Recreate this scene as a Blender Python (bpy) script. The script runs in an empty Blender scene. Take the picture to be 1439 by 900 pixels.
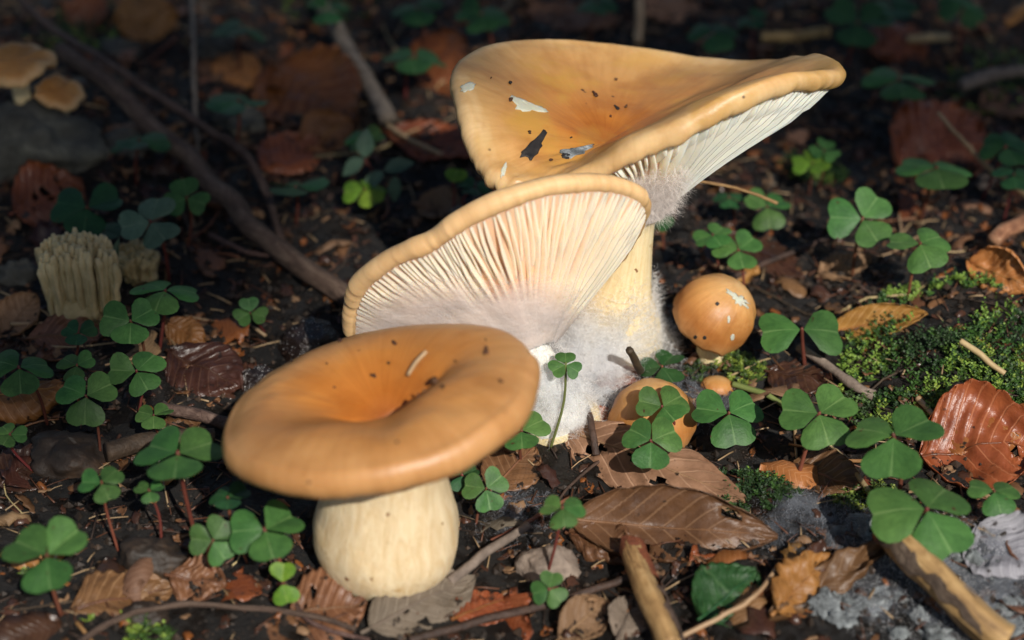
import bpy, math, random
import numpy as np
from mathutils import Vector, Matrix

S = 0.01                      # everything below is written in centimetres
rng = np.random.default_rng(7)
random.seed(7)
scene = bpy.context.scene
col = scene.collection
R = math.radians

# ------------------------------------------------------------------ camera
ELEV, DIST, HFOV = R(35.0), 65.0, R(30.0)
CAM = np.array([0.0, -DIST*math.cos(ELEV), DIST*math.sin(ELEV)])
cd = bpy.data.cameras.new('camera'); cam = bpy.data.objects.new('camera', cd); col.objects.link(cam)
cam.location = Vector(CAM)*S
cam.rotation_euler = (R(90)-ELEV, 0, 0)
cd.sensor_width = 36.0; cd.angle = HFOV; cd.clip_start = 0.01; cd.clip_end = 200.0
cd.dof.use_dof = True; cd.dof.focus_distance = 0.585; cd.dof.aperture_fstop = 7.0
scene.camera = cam

# ------------------------------------------------------------------ sky, sun, exposure
SUN_EL, SUN_AZ = R(42), R(22)          # azimuth: degrees to the right of straight behind the camera
sdir = Vector((math.sin(SUN_AZ)*math.cos(SUN_EL), -math.cos(SUN_AZ)*math.cos(SUN_EL), math.sin(SUN_EL)))
w = bpy.data.worlds.new('World'); scene.world = w; w.use_nodes = True
nt = w.node_tree; nt.nodes.clear()
sky = nt.nodes.new('ShaderNodeTexSky'); sky.sky_type = 'NISHITA'; sky.sun_disc = False
sky.sun_elevation = SUN_EL; sky.sun_rotation = math.atan2(sdir.x, sdir.y)
bg = nt.nodes.new('ShaderNodeBackground'); bg.inputs['Strength'].default_value = 0.05
wo = nt.nodes.new('ShaderNodeOutputWorld')
nt.links.new(sky.outputs[0], bg.inputs[0]); nt.links.new(bg.outputs[0], wo.inputs[0])
sl = bpy.data.lights.new('sun', 'SUN'); sl.energy = 4.2; sl.angle = R(0.7); sl.color = (1.0, 0.95, 0.87)
so = bpy.data.objects.new('sun', sl); col.objects.link(so)
so.rotation_euler = sdir.to_track_quat('Z', 'Y').to_euler(); so.location = sdir*5
scene.view_settings.view_transform = 'Standard'; scene.view_settings.look = 'None'
scene.view_settings.exposure = 0.24; scene.view_settings.gamma = 1.0
scene.view_settings.use_curve_mapping = False

# ------------------------------------------------------------------ projection of photograph pixels into the place
FW = np.array([0, math.cos(ELEV), -math.sin(ELEV)]); UP = np.array([0, math.sin(ELEV), math.cos(ELEV)]); RT = np.array([1.0, 0, 0])
TH = math.tan(HFOV/2)
def ray(px, py): return FW + RT*((px-719.5)/719.5*TH) - UP*((py-450)/719.5*TH)
def at_y(px, py, y):
    d = ray(px, py); return CAM + d*((y-CAM[1])/d[1])
def at_z(px, py, z):
    d = ray(px, py); return CAM + d*((z-CAM[2])/d[2])
def cm_px(p): return float(np.dot(np.asarray(p)-CAM, FW))*TH/719.5

# ------------------------------------------------------------------ noise
def _h(ix, iy, s):
    v = np.sin(ix*127.1 + iy*311.7 + s*74.7)*43758.5453
    return v % 1.0
def vn(x, y, s=0):
    x = np.asarray(x, float); y = np.asarray(y, float)
    ix = np.floor(x); iy = np.floor(y); fx = x-ix; fy = y-iy
    fx = fx*fx*(3-2*fx); fy = fy*fy*(3-2*fy)
    a = _h(ix, iy, s); b = _h(ix+1, iy, s); c = _h(ix, iy+1, s); d = _h(ix+1, iy+1, s)
    return (a+(b-a)*fx + (c-a+(a-b-c+d)*fx)*fy)*2-1
def fbm(x, y, s=0, o=3):
    t = 0; a = 1.0; n = 0
    for i in range(o):
        t = t + a*vn(np.asarray(x)*2**i, np.asarray(y)*2**i, s+i*3.3); n += a; a *= .5
    return t/n

MOUNDS = []       # x, y, radius, height
for px, py, r, h in ((1350, 455, 4.5, 1.4), (1330, 560, 3.5, .7), (60, 190, 6, 1.6), (1370, 830, 5, .5), (840, 545, 3.5, .25), (1060, 690, 2, .4), (200, 560, 5, .4), (700, 20, 9, .8), (150, 860, 4, .35)):
    p = at_z(px, py, 0); MOUNDS.append((p[0], p[1], r, h))
def gz(x, y):
    x = np.asarray(x, float); y = np.asarray(y, float)
    z = .50*fbm(x/6, y/6, 1, 2) + .26*fbm(x/1.7+9, y/1.7, 2, 2) + .14*fbm(x/.55, y/.55+4, 5, 3)
    far = np.clip((np.hypot(x, y)-40)/200, 0, 1)
    z = z*(1+3*far)
    for mx, my, r, h in MOUNDS: z = z + h*np.exp(-((x-mx)**2+(y-my)**2)/(r*r))
    return z
def ground(px, py, h=0.0):
    z = h
    for _ in range(6):
        p = at_z(px, py, z); z = float(gz(p[0], p[1]))+h
    p = at_z(px, py, z); return p

# ------------------------------------------------------------------ materials
def ramp(nt, stops):
    r = nt.nodes.new('ShaderNodeValToRGB'); e = r.color_ramp.elements
    while len(e) < len(stops): e.new(0.5)
    for k, (p, c) in zip(e, stops):
        k.position = p; k.color = (*c, 1) if len(c) == 3 else c
    return r
def base_mat(name):
    m = bpy.data.materials.new(name); m.use_nodes = True
    nt = m.node_tree; b = nt.nodes['Principled BSDF']; return m, nt, b, nt.links
def noise_node(nt, scale, detail=4, rough=.6, vec=None, dist=0):
    n = nt.nodes.new('ShaderNodeTexNoise'); n.inputs['Scale'].default_value = scale
    n.inputs['Detail'].default_value = detail; n.inputs['Roughness'].default_value = rough; n.inputs['Distortion'].default_value = dist
    if vec is not None: nt.links.new(vec, n.inputs['Vector'])
    return n
def mixc(nt, fac, a, b, mode='MIX'):
    m = nt.nodes.new('ShaderNodeMix'); m.data_type = 'RGBA'; m.blend_type = mode
    for sock, v in ((m.inputs[0], fac), (m.inputs[6], a), (m.inputs[7], b)):
        if hasattr(v, 'is_output'): nt.links.new(v, sock)
        elif isinstance(v, (int, float)): sock.default_value = v
        else: sock.default_value = (*v, 1)
    return m.outputs[2]
def vary(nt, c, amt=.35, hue=.02):
    oi = nt.nodes.new('ShaderNodeObjectInfo'); hs = nt.nodes.new('ShaderNodeHueSaturation')
    mr = nt.nodes.new('ShaderNodeMapRange'); mr.inputs['To Min'].default_value = 1-amt; mr.inputs['To Max'].default_value = 1+amt
    mh = nt.nodes.new('ShaderNodeMapRange'); mh.inputs['To Min'].default_value = .5-hue; mh.inputs['To Max'].default_value = .5+hue
    nt.links.new(oi.outputs['Random'], mr.inputs['Value'])
    mu = nt.nodes.new('ShaderNodeMath'); mu.operation = 'MULTIPLY'; mu.inputs[1].default_value = 7.31
    fr = nt.nodes.new('ShaderNodeMath'); fr.operation = 'FRACT'
    nt.links.new(oi.outputs['Random'], mu.inputs[0]); nt.links.new(mu.outputs[0], fr.inputs[0]); nt.links.new(fr.outputs[0], mh.inputs['Value'])
    nt.links.new(mr.outputs[0], hs.inputs['Value']); nt.links.new(mh.outputs[0], hs.inputs['Hue'])
    nt.links.new(c, hs.inputs['Color']); return hs.outputs[0]
def bump(nt, b, h, strength=.4, dist=.001):
    bp = nt.nodes.new('ShaderNodeBump'); bp.inputs['Strength'].default_value = strength; bp.inputs['Distance'].default_value = dist
    nt.links.new(h, bp.inputs['Height']); nt.links.new(bp.outputs[0], b.inputs['Normal'])
def objvec(nt):
    return nt.nodes.new('ShaderNodeTexCoord').outputs['Object']

def plain(name, stops, scale, rough=.6, bmp=.4, bdist=.0008, sss=0, sssr=.002, vr=.25, spec=.4, fine=None, detail=5, coat=0):
    m, nt, b, L = base_mat(name); v = objvec(nt)
    n = noise_node(nt, scale, detail, .65, v); r = ramp(nt, stops); L.new(n.outputs['Fac'], r.inputs[0])
    c = vary(nt, r.outputs[0], vr) if vr else r.outputs[0]
    L.new(c, b.inputs['Base Color']); b.inputs['Roughness'].default_value = rough
    b.inputs['Specular IOR Level'].default_value = spec
    if coat: b.inputs['Coat Weight'].default_value = coat; b.inputs['Coat Roughness'].default_value = .2
    f = noise_node(nt, fine or scale*4, 4, .6, v); bump(nt, b, f.outputs['Fac'], bmp, bdist)
    if sss:
        b.inputs['Subsurface Weight'].default_value = sss; b.inputs['Subsurface Radius'].default_value = (1, .5, .25); b.inputs['Subsurface Scale'].default_value = sssr
    return m

def cap_mat(name, stops, fleck=.67, gloss=.42, pale=.5, tint=None):
    m, nt, b, L = base_mat(name)
    uv = nt.nodes.new('ShaderNodeUVMap').outputs[0]; sx = nt.nodes.new('ShaderNodeSeparateXYZ'); L.new(uv, sx.inputs[0])
    v = objvec(nt)
    big = noise_node(nt, 38, 3, .55, v, .6)
    ad = nt.nodes.new('ShaderNodeMath'); ad.operation = 'MULTIPLY_ADD'; ad.inputs[1].default_value = .34
    sb = nt.nodes.new('ShaderNodeMath'); sb.operation = 'SUBTRACT'; sb.inputs[1].default_value = .17
    L.new(big.outputs['Fac'], ad.inputs[0]); L.new(sx.outputs[1], ad.inputs[2]); L.new(ad.outputs[0], sb.inputs[0])
    r = ramp(nt, stops); L.new(sb.outputs[0], r.inputs[0])
    mp = nt.nodes.new('ShaderNodeMapping'); mp.inputs['Scale'].default_value = (95, 2.2, 1); L.new(uv, mp.inputs[0])
    st = noise_node(nt, 1.0, 4, .6, mp.outputs[0], .4)
    sr = ramp(nt, ((.3, (.80, .74, .66)), (.7, (1.0, 1.0, 1.0)))); L.new(st.outputs['Fac'], sr.inputs[0])
    c = mixc(nt, .75, r.outputs[0], sr.outputs[0], 'MULTIPLY')
    bl = noise_node(nt, 75, 4, .6, v); br = ramp(nt, ((.36, (.72, .62, .5)), (.55, (1, 1, 1)))); L.new(bl.outputs['Fac'], br.inputs[0])
    c = mixc(nt, pale, c, br.outputs[0], 'MULTIPLY')
    if tint:
        tn = noise_node(nt, 26, 4, .6, v, .5); tr_ = ramp(nt, ((.5, (0, 0, 0)), (.64, (.75, .75, .75)))); L.new(tn.outputs['Fac'], tr_.inputs[0]); c = mixc(nt, tr_.outputs[0], c, tint)
    fl = nt.nodes.new('ShaderNodeTexVoronoi'); fl.inputs['Scale'].default_value = 210; L.new(v, fl.inputs['Vector'])
    fn = noise_node(nt, 60, 2, .5, v)
    fr = ramp(nt, ((.10, (1, 1, 1)), (.17, (0, 0, 0)))); L.new(fl.outputs['Distance'], fr.inputs[0])
    fm = ramp(nt, ((fleck, (0, 0, 0)), (fleck+.04, (1, 1, 1)))); L.new(fn.outputs['Fac'], fm.inputs[0])
    mk = mixc(nt, 1.0, fr.outputs[0], fm.outputs[0], 'MULTIPLY')
    c = mixc(nt, mk, c, (.07, .03, .012))
    L.new(c, b.inputs['Base Color'])
    rr = nt.nodes.new('ShaderNodeMapRange'); rr.inputs['To Min'].default_value = gloss-.1; rr.inputs['To Max'].default_value = gloss+.18
    L.new(bl.outputs['Fac'], rr.inputs['Value']); L.new(rr.outputs[0], b.inputs['Roughness'])
    b.inputs['Specular IOR Level'].default_value = .35
    b.inputs['Subsurface Weight'].default_value = .18; b.inputs['Subsurface Radius'].default_value = (1, .45, .15); b.inputs['Subsurface Scale'].default_value = .004
    fb = noise_node(nt, 420, 4, .6, v); ab = mixc(nt, .6, fb.outputs['Fac'], st.outputs['Fac'], 'ADD')
    bump(nt, b, ab, .22, .0006)
    return m

def stem_mat(name, a, bcol, stain):
    m, nt, b, L = base_mat(name); uv = nt.nodes.new('ShaderNodeUVMap').outputs[0]; v = objvec(nt)
    mp = nt.nodes.new('ShaderNodeMapping'); mp.inputs['Scale'].default_value = (46, 5, 1); L.new(uv, mp.inputs[0])
    st = noise_node(nt, 1, 5, .65, mp.outputs[0], .7); r = ramp(nt, ((.3, bcol), (.62, a))); L.new(st.outputs['Fac'], r.inputs[0])
    sp = noise_node(nt, 130, 3, .55, v); sr = ramp(nt, ((.66, (0, 0, 0)), (.74, (1, 1, 1)))); L.new(sp.outputs['Fac'], sr.inputs[0])
    c = mixc(nt, sr.outputs[0], r.outputs[0], stain)
    s2 = noise_node(nt, 300, 2, .5, v); s2r = ramp(nt, ((.72, (0, 0, 0)), (.75, (1, 1, 1)))); L.new(s2.outputs['Fac'], s2r.inputs[0])
    c = mixc(nt, s2r.outputs[0], c, (.22, .09, .03))
    L.new(c, b.inputs['Base Color']); b.inputs['Roughness'].default_value = .7
    b.inputs['Subsurface Weight'].default_value = .2; b.inputs['Subsurface Radius'].default_value = (1, .6, .35); b.inputs['Subsurface Scale'].default_value = .004
    f = noise_node(nt, 500, 3, .6, v); h = mixc(nt, .7, f.outputs['Fac'], st.outputs['Fac'], 'ADD'); bump(nt, b, h, .35, .0008)
    return m

def green_mat(name, c0, c1, vein, trans=.25):
    m, nt, b, L = base_mat(name); v = objvec(nt)
    oi_ = nt.nodes.new('ShaderNodeObjectInfo'); mu_ = nt.nodes.new('ShaderNodeVectorMath'); mu_.operation = 'ADD'; sc0 = nt.nodes.new('ShaderNodeVectorMath'); sc0.operation = 'SCALE'; sc0.inputs[0].default_value = (1, 2, 3); L.new(oi_.outputs['Random'], sc0.inputs['Scale']); L.new(v, mu_.inputs[0]); L.new(sc0.outputs[0], mu_.inputs[1]); v = mu_.outputs[0]
    n = noise_node(nt, 170, 4, .6, v); r = ramp(nt, ((.32, c0), (.66, c1))); L.new(n.outputs['Fac'], r.inputs[0])
    uv = nt.nodes.new('ShaderNodeUVMap').outputs[0]; sx = nt.nodes.new('ShaderNodeSeparateXYZ'); L.new(uv, sx.inputs[0])
    ab = nt.nodes.new('ShaderNodeMath'); ab.operation = 'ABSOLUTE'; su = nt.nodes.new('ShaderNodeMath'); su.operation = 'SUBTRACT'; su.inputs[1].default_value = .5
    L.new(sx.outputs[0], su.inputs[0]); L.new(su.outputs[0], ab.inputs[0])
    vr_ = ramp(nt, ((.006, (.75, .75, .75)), (.028, (0, 0, 0)))); L.new(ab.outputs[0], vr_.inputs[0])
    mp = nt.nodes.new('ShaderNodeMapping'); mp.inputs['Scale'].default_value = (22, 5, 1); L.new(uv, mp.inputs[0])
    fv = noise_node(nt, 1, 3, .6, mp.outputs[0], .8); fr = ramp(nt, ((.35, (.78, .8, .76)), (.65, (1.12, 1.1, 1.08)))); L.new(fv.outputs['Fac'], fr.inputs[0])
    c = mixc(nt, .8, r.outputs[0], fr.outputs[0], 'MULTIPLY')
    sp = noise_node(nt, 420, 2, .5, v); spr = ramp(nt, ((.71, (0, 0, 0)), (.75, (1, 1, 1)))); L.new(sp.outputs['Fac'], spr.inputs[0])
    c = mixc(nt, spr.outputs[0], c, (.06, .035, .012))
    c = mixc(nt, vr_.outputs[0], c, vein); c = vary(nt, c, .22, .018)
    L.new(c, b.inputs['Base Color']); b.inputs['Roughness'].default_value = .5; b.inputs['Specular IOR Level'].default_value = .35
    f = noise_node(nt, 1100, 3, .6, v); bump(nt, b, f.outputs['Fac'], .3, .0006)
    t = nt.nodes.new('ShaderNodeBsdfTranslucent'); L.new(c, t.inputs[0]); mx = nt.nodes.new('ShaderNodeMixShader'); mx.inputs[0].default_value = trans
    o = nt.nodes['Material Output']; L.new(b.outputs[0], mx.inputs[1]); L.new(t.outputs[0], mx.inputs[2]); L.new(mx.outputs[0], o.inputs[0])
    return m

def dead_mat(name, c0, c1, vein, rough=.45, spec=.45):
    m, nt, b, L = base_mat(name); v = objvec(nt); uv = nt.nodes.new('ShaderNodeUVMap').outputs[0]
    n = noise_node(nt, 85, 5, .65, v, .3); r = ramp(nt, ((.28, c0), (.68, c1))); L.new(n.outputs['Fac'], r.inputs[0])
    sx = nt.nodes.new('ShaderNodeSeparateXYZ'); L.new(uv, sx.inputs[0])
    su = nt.nodes.new('ShaderNodeMath'); su.operation = 'SUBTRACT'; su.inputs[1].default_value = .5; ab = nt.nodes.new('ShaderNodeMath'); ab.operation = 'ABSOLUTE'
    L.new(sx.outputs[1], su.inputs[0]); L.new(su.outputs[0], ab.inputs[0])
    k = nt.nodes.new('ShaderNodeMath'); k.operation = 'MULTIPLY_ADD'; k.inputs[1].default_value = -.55
    L.new(ab.outputs[0], k.inputs[0]); L.new(sx.outputs[0], k.inputs[2])
    sc_ = nt.nodes.new('ShaderNodeMath'); sc_.operation = 'MULTIPLY'; sc_.inputs[1].default_value = 9; L.new(k.outputs[0], sc_.inputs[0])
    fr = nt.nodes.new('ShaderNodeMath'); fr.operation = 'PINGPONG'; fr.inputs[1].default_value = .5; L.new(sc_.outputs[0], fr.inputs[0])
    vr_ = ramp(nt, ((.03, (.7, .7, .7)), (.085, (0, 0, 0)))); L.new(fr.outputs[0], vr_.inputs[0])
    c = mixc(nt, vr_.outputs[0], r.outputs[0], vein)
    sp = noise_node(nt, 190, 3, .55, v); spr = ramp(nt, ((.64, (0, 0, 0)), (.70, (1, 1, 1)))); L.new(sp.outputs['Fac'], spr.inputs[0])
    c = mixc(nt, spr.outputs[0], c, (.018, .011, .007)); c = vary(nt, c, .3, .012)
    L.new(c, b.inputs['Base Color']); b.inputs['Roughness'].default_value = rough; b.inputs['Specular IOR Level'].default_value = spec
    f = noise_node(nt, 380, 4, .65, v); h = mixc(nt, .6, f.outputs['Fac'], vr_.outputs[0], 'ADD'); bump(nt, b, h, .4, .0008)
    t = nt.nodes.new('ShaderNodeBsdfTranslucent'); L.new(c, t.inputs[0]); mx = nt.nodes.new('ShaderNodeMixShader'); mx.inputs[0].default_value = .12
    o = nt.nodes['Material Output']; L.new(b.outputs[0], mx.inputs[1]); L.new(t.outputs[0], mx.inputs[2]); L.new(mx.outputs[0], o.inputs[0])
    return m

def ground_mat():
    m, nt, b, L = base_mat('humus'); v = objvec(nt)
    n = noise_node(nt, 55, 8, .7, v, .4)
    r = ramp(nt, ((.25, (.005, .0045, .004)), (.45, (.011, .009, .0075)), (.62, (.024, .017, .012)), (.8, (.055, .038, .026)))); L.new(n.outputs['Fac'], r.inputs[0])
    g = noise_node(nt, 16, 4, .6, v); gr = ramp(nt, ((.55, (0, 0, 0)), (.7, (.55, .55, .55)))); L.new(g.outputs['Fac'], gr.inputs[0])
    g2 = noise_node(nt, 330, 4, .7, v); g2r = ramp(nt, ((.4, (.012, .013, .015)), (.72, (.11, .115, .12)))); L.new(g2.outputs['Fac'], g2r.inputs[0])
    c = mixc(nt, gr.outputs[0], r.outputs[0], g2r.outputs[0])
    L.new(c, b.inputs['Base Color'])
    w_ = noise_node(nt, 140, 3, .6, v); wr = ramp(nt, ((.42, (.28, .28, .28)), (.6, (.85, .85, .85)))); L.new(w_.outputs['Fac'], wr.inputs[0]); L.new(wr.outputs[0], b.inputs['Roughness'])
    f = noise_node(nt, 260, 8, .75, v); bump(nt, b, f.outputs['Fac'], 1.0, .006)
    return m

def mold_mat(name, c, alpha):
    m, nt, b, L = base_mat(name); v = objvec(nt)
    b.inputs['Base Color'].default_value = (*c, 1); b.inputs['Roughness'].default_value = .9; b.inputs['Specular IOR Level'].default_value = .1
    t = nt.nodes.new('ShaderNodeBsdfTranslucent'); t.inputs[0].default_value = (*c, 1)
    mx = nt.nodes.new('ShaderNodeMixShader'); mx.inputs[0].default_value = .55
    o = nt.nodes['Material Output']; L.new(b.outputs[0], mx.inputs[1]); L.new(t.outputs[0], mx.inputs[2])
    if alpha:
        at = nt.nodes.new('ShaderNodeAttribute'); at.attribute_name = 'cover'
        n = noise_node(nt, 330, 6, .75, v); n2 = noise_node(nt, 75, 4, .6, v)
        a1 = nt.nodes.new('ShaderNodeMath'); a1.operation = 'ADD'; L.new(n.outputs['Fac'], a1.inputs[0]); L.new(n2.outputs['Fac'], a1.inputs[1])
        a2 = nt.nodes.new('ShaderNodeMath'); a2.operation = 'ADD'; L.new(a1.outputs[0], a2.inputs[0]); L.new(at.outputs['Fac'], a2.inputs[1])
        mr = nt.nodes.new('ShaderNodeMapRange'); mr.inputs['From Min'].default_value = 1.2; mr.inputs['From Max'].default_value = 2.05; mr.inputs['To Max'].default_value = .95
        L.new(a2.outputs[0], mr.inputs['Value'])
        tr = nt.nodes.new('ShaderNodeBsdfTransparent'); m2 = nt.nodes.new('ShaderNodeMixShader')
        L.new(mr.outputs[0], m2.inputs[0]); L.new(tr.outputs[0], m2.inputs[1]); L.new(mx.outputs[0], m2.inputs[2]); L.new(m2.outputs[0], o.inputs[0])
        bump(nt, b, a1.outputs[0], .5, .002)
        cr_ = ramp(nt, ((.35, tuple(k*f for k, f in zip(c, (.82, .85, .90)))), (.62, c))); L.new(n2.outputs['Fac'], cr_.inputs[0]); L.new(cr_.outputs[0], b.inputs['Base Color']); L.new(cr_.outputs[0], t.inputs[0])
    else: L.new(mx.outputs[0], o.inputs[0])
    return m

def streak(name, stops, sx=9, sy=2.2, rough=.65, bmp=.7, vr=.15):
    m, nt, b, L = base_mat(name); uv = nt.nodes.new('ShaderNodeUVMap').outputs[0]; v = objvec(nt)
    mp = nt.nodes.new('ShaderNodeMapping'); mp.inputs['Scale'].default_value = (sx, sy, 1); L.new(uv, mp.inputs[0])
    n = noise_node(nt, 1, 6, .65, mp.outputs[0], .9); n2 = noise_node(nt, 160, 5, .65, v); k = mixc(nt, .35, n.outputs['Fac'], n2.outputs['Fac'])
    r = ramp(nt, stops); L.new(k, r.inputs[0]); c = vary(nt, r.outputs[0], vr); L.new(c, b.inputs['Base Color']); b.inputs['Roughness'].default_value = rough
    bump(nt, b, k, bmp, .0018); return m
M = {}
M['humus'] = ground_mat()
M['cap_front'] = cap_mat('cap_skin_ochre', ((.0, (.30, .085, .018)), (.16, (.46, .15, .022)), (.42, (.52, .205, .042)), (.70, (.52, .255, .085)), (1, (.56, .30, .125))), .66, .36)
M['cap_mid'] = cap_mat('cap_skin_cream', ((.0, (.5, .2, .04)), (.6, (.58, .30, .09)), (.8, (.72, .48, .24)), (1, (.76, .50, .25))), .72, .5, .3)
M['cap_rear'] = cap_mat('cap_skin_amber', ((.0, (.33, .10, .018)), (.2, (.47, .17, .028)), (.5, (.52, .24, .065)), (.80, (.58, .34, .13)), (.88, (.70, .48, .24)), (1, (.74, .50, .25))), .60, .36, .6, (.46, .25, .045))
M['button'] = cap_mat('button_skin', ((.0, (.66, .42, .19)), (.4, (.58, .30, .10)), (.75, (.42, .17, .045)), (1, (.50, .26, .10))), .69, .40, .9)
M['bracket'] = cap_mat('bracket_skin', ((.0, (.42, .19, .05)), (.7, (.46, .23, .07)), (1, (.62, .42, .22))), .66, .5, .6)
M['stem'] = stem_mat('stem_cream', (.72, .58, .37), (.58, .41, .21), (.46, .29, .12))
M['stem_yellow'] = stem_mat('stem_yellow', (.76, .63, .38), (.64, .48, .23), (.46, .30, .13))
def gill_mat(name, c):
    m = plain(name, ((.3, tuple(k*.86 for k in c)), (.7, c)), 60, .65, .2, .0004, .5, .006, 0, .25)
    return m
M['gill'] = gill_mat('gill_flesh', (.88, .68, .50)); M['gill2'] = gill_mat('gill_ivory', (.85, .76, .62))
M['gillroot'] = gill_mat('gill_base', (.88, .52, .32)); M['flesh'] = gill_mat('scar_flesh', (.70, .60, .44)); M['stain'] = plain('crease_stain', ((.3, (.07, .025, .009)), (.7, (.17, .06, .018))), 150, .6, .5, vr=0); M['fleck'] = plain('brown_fleck', ((.3, (.05, .022, .010)), (.7, (.12, .05, .02))), 200, .6, .3, vr=.4)
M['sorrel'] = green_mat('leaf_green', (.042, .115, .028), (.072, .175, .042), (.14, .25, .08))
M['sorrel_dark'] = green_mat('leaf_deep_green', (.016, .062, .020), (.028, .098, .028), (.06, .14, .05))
M['sorrel_lime'] = green_mat('leaf_lime', (.10, .20, .02), (.18, .30, .03), (.3, .38, .08), .35)
M['sorrel_pale'] = green_mat('leaf_underside', (.085, .15, .095), (.13, .21, .13), (.18, .25, .15))
M['stalk'] = plain('stalk_red', ((.3, (.10, .025, .018)), (.7, (.19, .06, .035))), 60, .5, .2, vr=.3)
M['stalk_g'] = plain('stalk_green', ((.3, (.10, .13, .03)), (.7, (.2, .22, .07))), 60, .5, .2, vr=.2)
M['leaf_brown'] = dead_mat('dead_leaf_brown', (.085, .036, .016), (.20, .092, .042), (.28, .15, .08))
M['leaf_tan'] = dead_mat('dead_leaf_tan', (.14, .075, .04), (.29, .165, .09), (.36, .22, .13), .6, .3)
M['leaf_rust'] = dead_mat('dead_leaf_rust', (.13, .035, .010), (.26, .085, .024), (.32, .13, .05), .36, .5)
M['leaf_orange'] = dead_mat('dead_leaf_orange', (.19, .075, .018), (.36, .16, .045), (.42, .22, .09), .45, .4)
M['leaf_dark'] = dead_mat('dead_leaf_dark', (.028, .012, .008), (.075, .03, .018), (.10, .05, .03), .32, .5)
M['leaf_grey'] = dead_mat('dead_leaf_grey', (.11, .085, .062), (.21, .165, .125), (.27, .22, .17), .75, .2)
M['leaf_mold'] = dead_mat('dead_leaf_mouldy', (.19, .18, .20), (.36, .35, .38), (.42, .41, .44), .85, .1)
M['bark'] = streak('bark_brown', ((.34, (.025, .014, .010)), (.46, (.075, .042, .029)), (.56, (.12, .075, .053)), (.68, (.20, .14, .105))), 5, 14, .75, .9)
M['bark_grey'] = plain('bark_grey', ((.3, (.10, .08, .06)), (.7, (.27, .22, .165))), 150, .8, .6, .0008, vr=.2)
M['bark_dark'] = plain('bark_dark', ((.3, (.02, .013, .009)), (.7, (.075, .045, .028))), 130, .65, .8, .0010, vr=.25)
M['wood_tan'] = streak('wood_tan', ((.34, (.07, .035, .016)), (.42, (.20, .10, .04)), (.52, (.36, .20, .085)), (.66, (.50, .33, .17))))
M['wood_red'] = plain('wood_red', ((.3, (.09, .022, .014)), (.7, (.24, .06, .03))), 140, .6, .7, .0010, vr=.15)
M['straw'] = plain('straw', ((.3, (.28, .19, .09)), (.7, (.46, .34, .18))), 100, .55, .3, vr=.25)
M['needle'] = plain('needle', ((.3, (.10, .042, .018)), (.7, (.22, .10, .045))), 90, .5, .3, vr=.5)
M['crumb'] = plain('crumb', ((.3, (.010, .008, .006)), (.55, (.028, .018, .012)), (.75, (.09, .052, .03))), 75, .6, .6, .001, vr=0)
M['moss'] = plain('moss_green', ((.3, (.022, .055, .008)), (.7, (.06, .12, .015))), 60, .55, .2, vr=.15)
M['moss_dark'] = plain('moss_deep', ((.3, (.010, .026, .006)), (.7, (.03, .06, .012))), 60, .55, .2, vr=.15)
M['moss_tip'] = plain('moss_yellow', ((.3, (.12, .19, .02)), (.7, (.24, .32, .05))), 60, .55, .2, vr=.15)
M['stone'] = plain('stone', ((.3, (.02, .02, .017)), (.5, (.065, .062, .052)), (.66, (.15, .14, .11)), (.76, (.30, .28, .22))), 55, .85, .8, .002, vr=.2)
M['coral'] = plain('coral_cream', ((.3, (.38, .29, .13)), (.7, (.64, .51, .28))), 120, .7, .5, .0008, .2, .003, 0)
M['slime'] = plain('wet_black', ((.3, (.010, .006, .005)), (.7, (.030, .017, .012))), 130, .18, .9, .0016, vr=0, spec=.6)
M['drop'] = plain('droplet', ((.3, (.25, .24, .23)), (.7, (.4, .4, .4))), 50, .05, 0, vr=0, spec=.9)
M['mold_hair'] = mold_mat('mould_hair', (.92, .92, .92), False)
M['mold_felt'] = mold_mat('mould_felt', (.90, .90, .90), True)
M['mold_pink'] = mold_mat('mould_hair_warm', (.95, .90, .87), False); M['mold_felt_warm'] = mold_mat('mould_felt_warm', (.95, .89, .86), True)
M['stem_white'] = stem_mat('stem_white', (.86, .83, .76), (.78, .74, .64), (.66, .60, .46))
M['mold_grey'] = mold_mat('mould_hair_grey', (.42, .44, .48), False)
M['crust'] = plain('mouldy_crust', ((.3, (.045, .05, .05)), (.5, (.17, .185, .19)), (.72, (.44, .47, .47))), 190, .9, .9, .0016, vr=.15)
M['black'] = plain('black_scrap', ((.3, (.010, .008, .008)), (.7, (.03, .025, .022))), 200, .6, .5, vr=0)

# ------------------------------------------------------------------ object helpers
def tag(o, label, cat, group=None, kind=None):
    o['label'] = label
    if cat: o['category'] = cat
    if group: o['group'] = group
    if kind: o['kind'] = kind
    return o
def root(name, loc, label, cat, group=None):
    o = bpy.data.objects.new(name, None); o.empty_display_size = .005; col.objects.link(o)
    o.location = Vector(loc)*S; return tag(o, label, cat, group)
def make_mesh(name, V, F, mats, uv=None, mi=None, smooth=True):
    me = bpy.data.meshes.new(name); me.from_pydata((np.asarray(V, float)*S).tolist(), [], [tuple(f) for f in F])
    for m in (mats if isinstance(mats, (list, tuple)) else [mats]): me.materials.append(M[m] if isinstance(m, str) else m)
    if uv is not None:
        ul = me.uv_layers.new(name='UVMap'); li = np.zeros(len(me.loops), np.int32); me.loops.foreach_get('vertex_index', li)
        ul.data.foreach_set('uv', np.asarray(uv, np.float32)[li].ravel())
    if mi is not None: me.polygons.foreach_set('material_index', np.asarray(mi, np.int32))
    if smooth: me.polygons.foreach_set('use_smooth', np.ones(len(me.polygons), bool))
    me.update(); return me
def obj(name, me, parent=None, loc=(0, 0, 0)):
    o = bpy.data.objects.new(name, me); col.objects.link(o); o.location = Vector(loc)*S
    if parent is not None: o.parent = parent
    return o
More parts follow.
